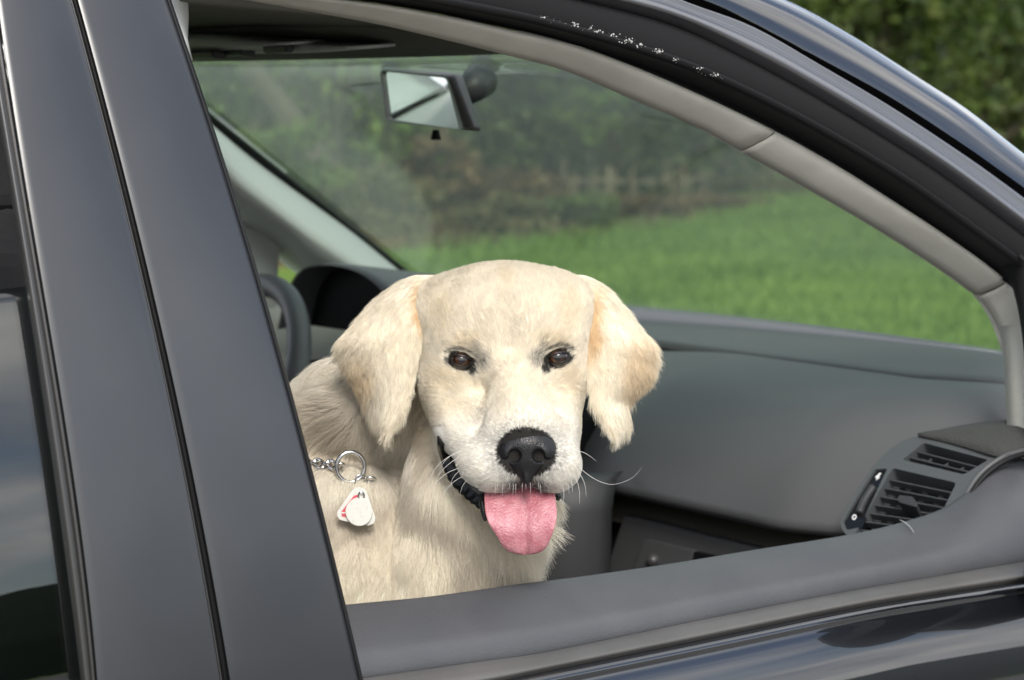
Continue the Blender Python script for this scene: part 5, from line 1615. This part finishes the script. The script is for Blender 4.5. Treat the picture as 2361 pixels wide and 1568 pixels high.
# ---- tongue
M['tongue'] = mat('wet_pink_tongue', (0.41, 0.130, 0.158), 0.27, spec=0.6, bump=('noise', 480, 0.55, 0.0022), var=(75, (0.54, 0.245, 0.268), .35, .68))
M['tongue'].node_tree.nodes['Principled BSDF'].inputs['Subsurface Weight'].default_value = 0.25
M['tongue'].node_tree.nodes['Principled BSDF'].inputs['Subsurface Radius'].default_value = (0.004, 0.0015, 0.0015)
M['tongue'].node_tree.nodes['Principled BSDF'].inputs['Subsurface Scale'].default_value = 1.0
tw = np.array([(1095, 1126, 1274, 20), (1118, 1118, 1279, 48), (1135, 1117, 1280, 66), (1155, 1117, 1281, 84), (1180, 1119, 1284, 101), (1205, 1126, 1282, 111), (1225, 1138, 1276, 113), (1243, 1149, 1269, 110), (1257, 1157, 1263, 106), (1268, 1167, 1254, 101), (1275, 1180, 1242, 97), (1279, 1200, 1224, 94)], float)
ty = spline(tw, 60)
K = 96; V_ = []
for py, xl, xr, zc in ty:
    c_, h = (xl + xr) / 2, (xr - xl) / 2
    th = 7.5
    for q_ in np.linspace(0, 2 * math.pi, K, endpoint=False):
        u, w = math.cos(q_), math.sin(q_)
        x = c_ + h * np.sign(u) * abs(u) ** .75
        groove = -13.0 * math.exp(-((x - 1204 - (py - 1130) * .07) / 4.0) ** 2) - 5.0 * math.exp(-((x - 1204 - (py - 1130) * .07) / 16.0) ** 2) * (w > 0) * (0.4 + .6 * min(1, (py - 1100) / 60))
        dish = 7 * abs(u) ** 2 * (1 - .9 * max(0, (py - 1200) / 80)) - 6 * max(0, (py - 1210) / 70) * abs(u) ** 2
        rip = 1.0 * math.sin(x * .11 + py * .05) * (w > 0) + .8 * math.sin((x - 1206) * .3) * max(0, (py - 1210) / 70) * (w > 0)
        V_.append(px2d(x, py, zc + th * np.sign(w) * abs(w) ** .6 + dish + groove + rip))
F_ = grid_faces(60, K, close_c=True) + [tuple(range(K)), tuple(range(59 * K, 60 * K))[::-1]]
mesh_obj('tongue', W_(V_), F_, M['tongue'], dog)

# ---- black lips: the dark strip from the corner of the mouth to the tongue, scalloped along its lower edge
M['lip'] = mat('black_wet_lip', (0.007, 0.007, 0.007), 0.28, spec=0.5, bump=('noise', 300, 0.4, 0.001))
def lip(path, widths, name='lip', zadd=6, fix=None):
    q_ = spline(path, 46); w_ = np.interp(np.linspace(0, 1, 46), np.linspace(0, 1, len(widths)), widths)
    ctr = np.array([px2d(a, b, 0) for a, b in q_])
    zz = np.array([z_front(body_sdf, c[0], c[1]) for c in ctr])
    zz = np.convolve(np.pad(zz, 4, mode='edge'), np.ones(9) / 9, 'valid') + zadd
    if fix is not None: zz = np.interp(np.linspace(0, 1, 46), np.linspace(0, 1, len(fix)), fix)
    tg = np.gradient(ctr[:, :2], axis=0); tg /= np.linalg.norm(tg, axis=1)[:, None]
    nm = np.stack([tg[:, 1], -tg[:, 0]], 1)                       # across the strip
    V_ = []
    for i in range(46):
        for a in np.linspace(0, 2 * math.pi, 14, endpoint=False):
            u, w = math.cos(a), math.sin(a)
            bump_ = 1 + (0.16 * abs(math.sin(i * 0.75)) * sstep(14, 22, np.array([i]))[0] if u > .3 else 0)
            V_.append([ctr[i, 0] + nm[i, 0] * u * w_[i] * bump_, ctr[i, 1] + nm[i, 1] * u * w_[i] * bump_, zz[i] + 9 * w + (3 * math.sin(i * 1.5) if (u > .3 and i > 18) else 0)])
    return mesh_obj(name, W_(V_), grid_faces(46, 14, close_c=True) + [tuple(range(14)), tuple(range(45 * 14, 46 * 14))[::-1]], M['lip'], dog)
lip([(1011, 1003), (1021, 1034), (1036, 1068), (1056, 1098), (1079, 1120), (1101, 1141), (1117, 1162)], [2, 12, 18, 21, 23, 22, 14], zadd=20)
lip([(1112, 1150), (1116, 1172), (1121, 1196)], [7, 8, 5], fix=[60, 62, 62])
lip([(1268, 1122), (1280, 1134), (1287, 1140), (1284, 1150)], [8, 8, 6, 4], fix=[66, 62, 58, 58])
# dark inside of the mouth behind the tongue
mo = [(1040, 1060), (1080, 1075), (1130, 1105), (1213, 1112), (1280, 1108), (1282, 1130), (1270, 1150), (1130, 1160), (1090, 1130)]
prism('mouth', [W_(px2d(a, b, 40)) for a, b in mo], -(-FWD) * 0.01, M['lip'], dog)

# ---- whiskers
wh = []
def whisk(pts, z0, z1):
    q_ = spline(pts, 8)
    wh.append(np.array([px2d(a, b, z0 + (z1 - z0) * t) for (a, b), t in zip(q_, np.linspace(0, 1, 8))]))
whisk([(1320, 1060), (1345, 1086), (1378, 1108), (1412, 1117), (1446, 1108), (1470, 1092), (1479, 1078)], 100, 130)
whisk([(1322, 1040), (1345, 1043), (1366, 1056), (1376, 1064)], 100, 130)
whisk([(1318, 1076), (1336, 1092), (1348, 1116), (1352, 1146)], 105, 130)
whisk([(1314, 1084), (1330, 1108), (1336, 1136), (1336, 1162)], 105, 130)
whisk([(1308, 1092), (1318, 1112), (1320, 1136)], 110, 130)
whisk([(1300, 1100), (1310, 1118), (1312, 1138)], 110, 130)
whisk([(1290, 1108), (1298, 1124), (1300, 1146), (1296, 1166)], 110, 130)
for i in range(8):
    x0 = 1068 + i * 6 + RNG.normal(0, 7); y0 = 1040 + i * 7 + RNG.normal(0, 9)
    ln = RNG.uniform(40, 105)
    whisk([(x0, y0), (x0 - ln * .45, y0 + ln * .20), (x0 - ln * .78, y0 + ln * .55), (x0 - ln * .9, y0 + ln * 1.0)], 92, 120)
for i in range(14):
    x0 = 1105 + i * 11 + RNG.normal(0, 3); y0 = 1108 - 0 * i + 6 * math.cos((i - 8) / 5) + RNG.normal(0, 3)
    ln = RNG.uniform(14, 30)
    dx = (x0 - 1206) / 110
    whisk([(x0, y0), (x0 + dx * 3, y0 + ln * .5), (x0 + dx * 5, y0 + ln)], 150 - abs(dx) * 40, 158 - abs(dx) * 40)
wp = np.array(wh)
o = fur_object('whiskers', wp[:, 0], wp, np.where(np.arange(len(wp)) < 16, 0.48, 0.34), np.tile(np.array([0.86, 0.84, 0.80]), (len(wp), 1)), dog, npt=8)

# ------------------------------------------------------------------ collar and tags
def z_at(px, py): 
    p = px2d(px, py, -150)
    return z_front(body_sdf, p[0], p[1], 100, -700)
def ring_path(cx, cy, rx, ry, rot, z, tilt=0.0, tdir=0.0, k=40):
    """an oval ring facing the viewer, tilted about an axis in the picture plane"""
    c = px2d(cx, cy, z); out = []
    for a in np.linspace(0, 2 * math.pi, k, endpoint=False):
        x, y = rx * math.cos(a), ry * math.sin(a)
        x, y = x * math.cos(rot) - y * math.sin(rot), x * math.sin(rot) + y * math.cos(rot)
        ax = np.array([math.cos(tdir), math.sin(tdir), 0]); v = np.array([x, y, 0])
        v = v * math.cos(tilt) + np.cross(ax, v) * math.sin(tilt) + ax * np.dot(ax, v) * (1 - math.cos(tilt))
        out.append(W_(c + v))
    return out
FUR_T = 45
zc0 = z_at(808, 1078) + FUR_T
collar = empty('chain_collar', tuple(W_(px2d(808, 1078, zc0))), 'silver chain collar with a large ring half sunk in the neck fur', 'dog collar')
tube('ring', ring_path(808, 1077, 34, 36, 0, zc0 + 9, 0.22, 1.4), 5.4 * DS, M['chrome'], collar, 12, closed=True)
for i, px in enumerate(np.linspace(676, 780, 8)):
    py = 1068 + 0.085 * (px - 700) + (3 if i % 2 else -2)
    zl = np.interp(px, [676, 720, 780], [zc0 - 55, zc0 - 20, zc0 + 2])
    tube('link', ring_path(px, py, 15.0, 9.5, 0.75 if i % 2 else -0.7, zl, 0.75 if i % 2 else -0.6, 0.3), 3.9 * DS, M['chrome'], collar, 10, closed=True)
tube('link', ring_path(852, 1106, 14, 9, 0.1, zc0 + 2, 0.9, 0.1), 3.4 * DS, M['chrome'], collar, 10, closed=True)
tube('split_ring', ring_path(833, 1115, 15, 22, 0.25, zc0 + 9, 0.4, 1.2), 2.4 * DS, M['chrome'], collar, 10, closed=True)
M['tag_white'] = mat('white_enamel_tag', (0.70, 0.685, 0.63), 0.4, spec=0.4, var=(420, (0.60, 0.58, 0.52), .50, .78))
M['tag_red'] = mat('red_enamel_print', (0.62, 0.09, 0.12), 0.4)
zt_ = max(z_at(828, 1180), z_at(800, 1200), z_at(840, 1140)) + 52
tri = [(812, 1130), (818, 1125), (828, 1123), (840, 1127), (846, 1136), (862, 1182), (866, 1196), (862, 1207), (850, 1212), (800, 1203), (784, 1199), (777, 1190), (777, 1180)]
tt = empty('identity_tag', tuple(W_(px2d(822, 1130, zt_))), 'white and red triangular tag hanging behind the round one', 'dog tag')
prism('tag_plate', [W_(px2d(a, b, zt_)) for a, b in tri], FWD * 3 * DS, M['tag_white'], tt, bevel=1.0 * DS)
redp = [(816, 1143), (824, 1141), (846, 1182), (840, 1194), (806, 1194), (788, 1191), (787, 1180)]
prism('red_print', [W_(px2d(a, b, zt_ + 0.8)) for a, b in redp], FWD * 0.7 * DS, M['tag_red'], tt)
prism('white_print', [W_(px2d(a, b, zt_ + 1.4)) for a, b in [(786, 1181), (802, 1181), (802, 1184), (786, 1184)]], FWD * 0.5 * DS, M['tag_white'], tt)
rt = empty('identity_tag', tuple(W_(px2d(832, 1140, zt_ + 6))), 'round worn white metal tag hanging in front under the collar ring', 'dog tag')
disc = [(828 + 31 * math.sin(a) * (1 + .02 * math.sin(3 * a)), 1180 - 33 * math.cos(a)) for a in np.linspace(0, 2 * math.pi, 40, endpoint=False)]
prism('tag_plate', [W_(px2d(a, b, zt_ + 8)) for a, b in disc], FWD * 3.5 * DS, M['tag_white'], rt, bevel=1.2 * DS)
tube('tag_eye', ring_path(833, 1143, 7, 9, 0, zt_ + 7, .3, .5), 2.0 * DS, M['chrome'], rt, 8, closed=True)
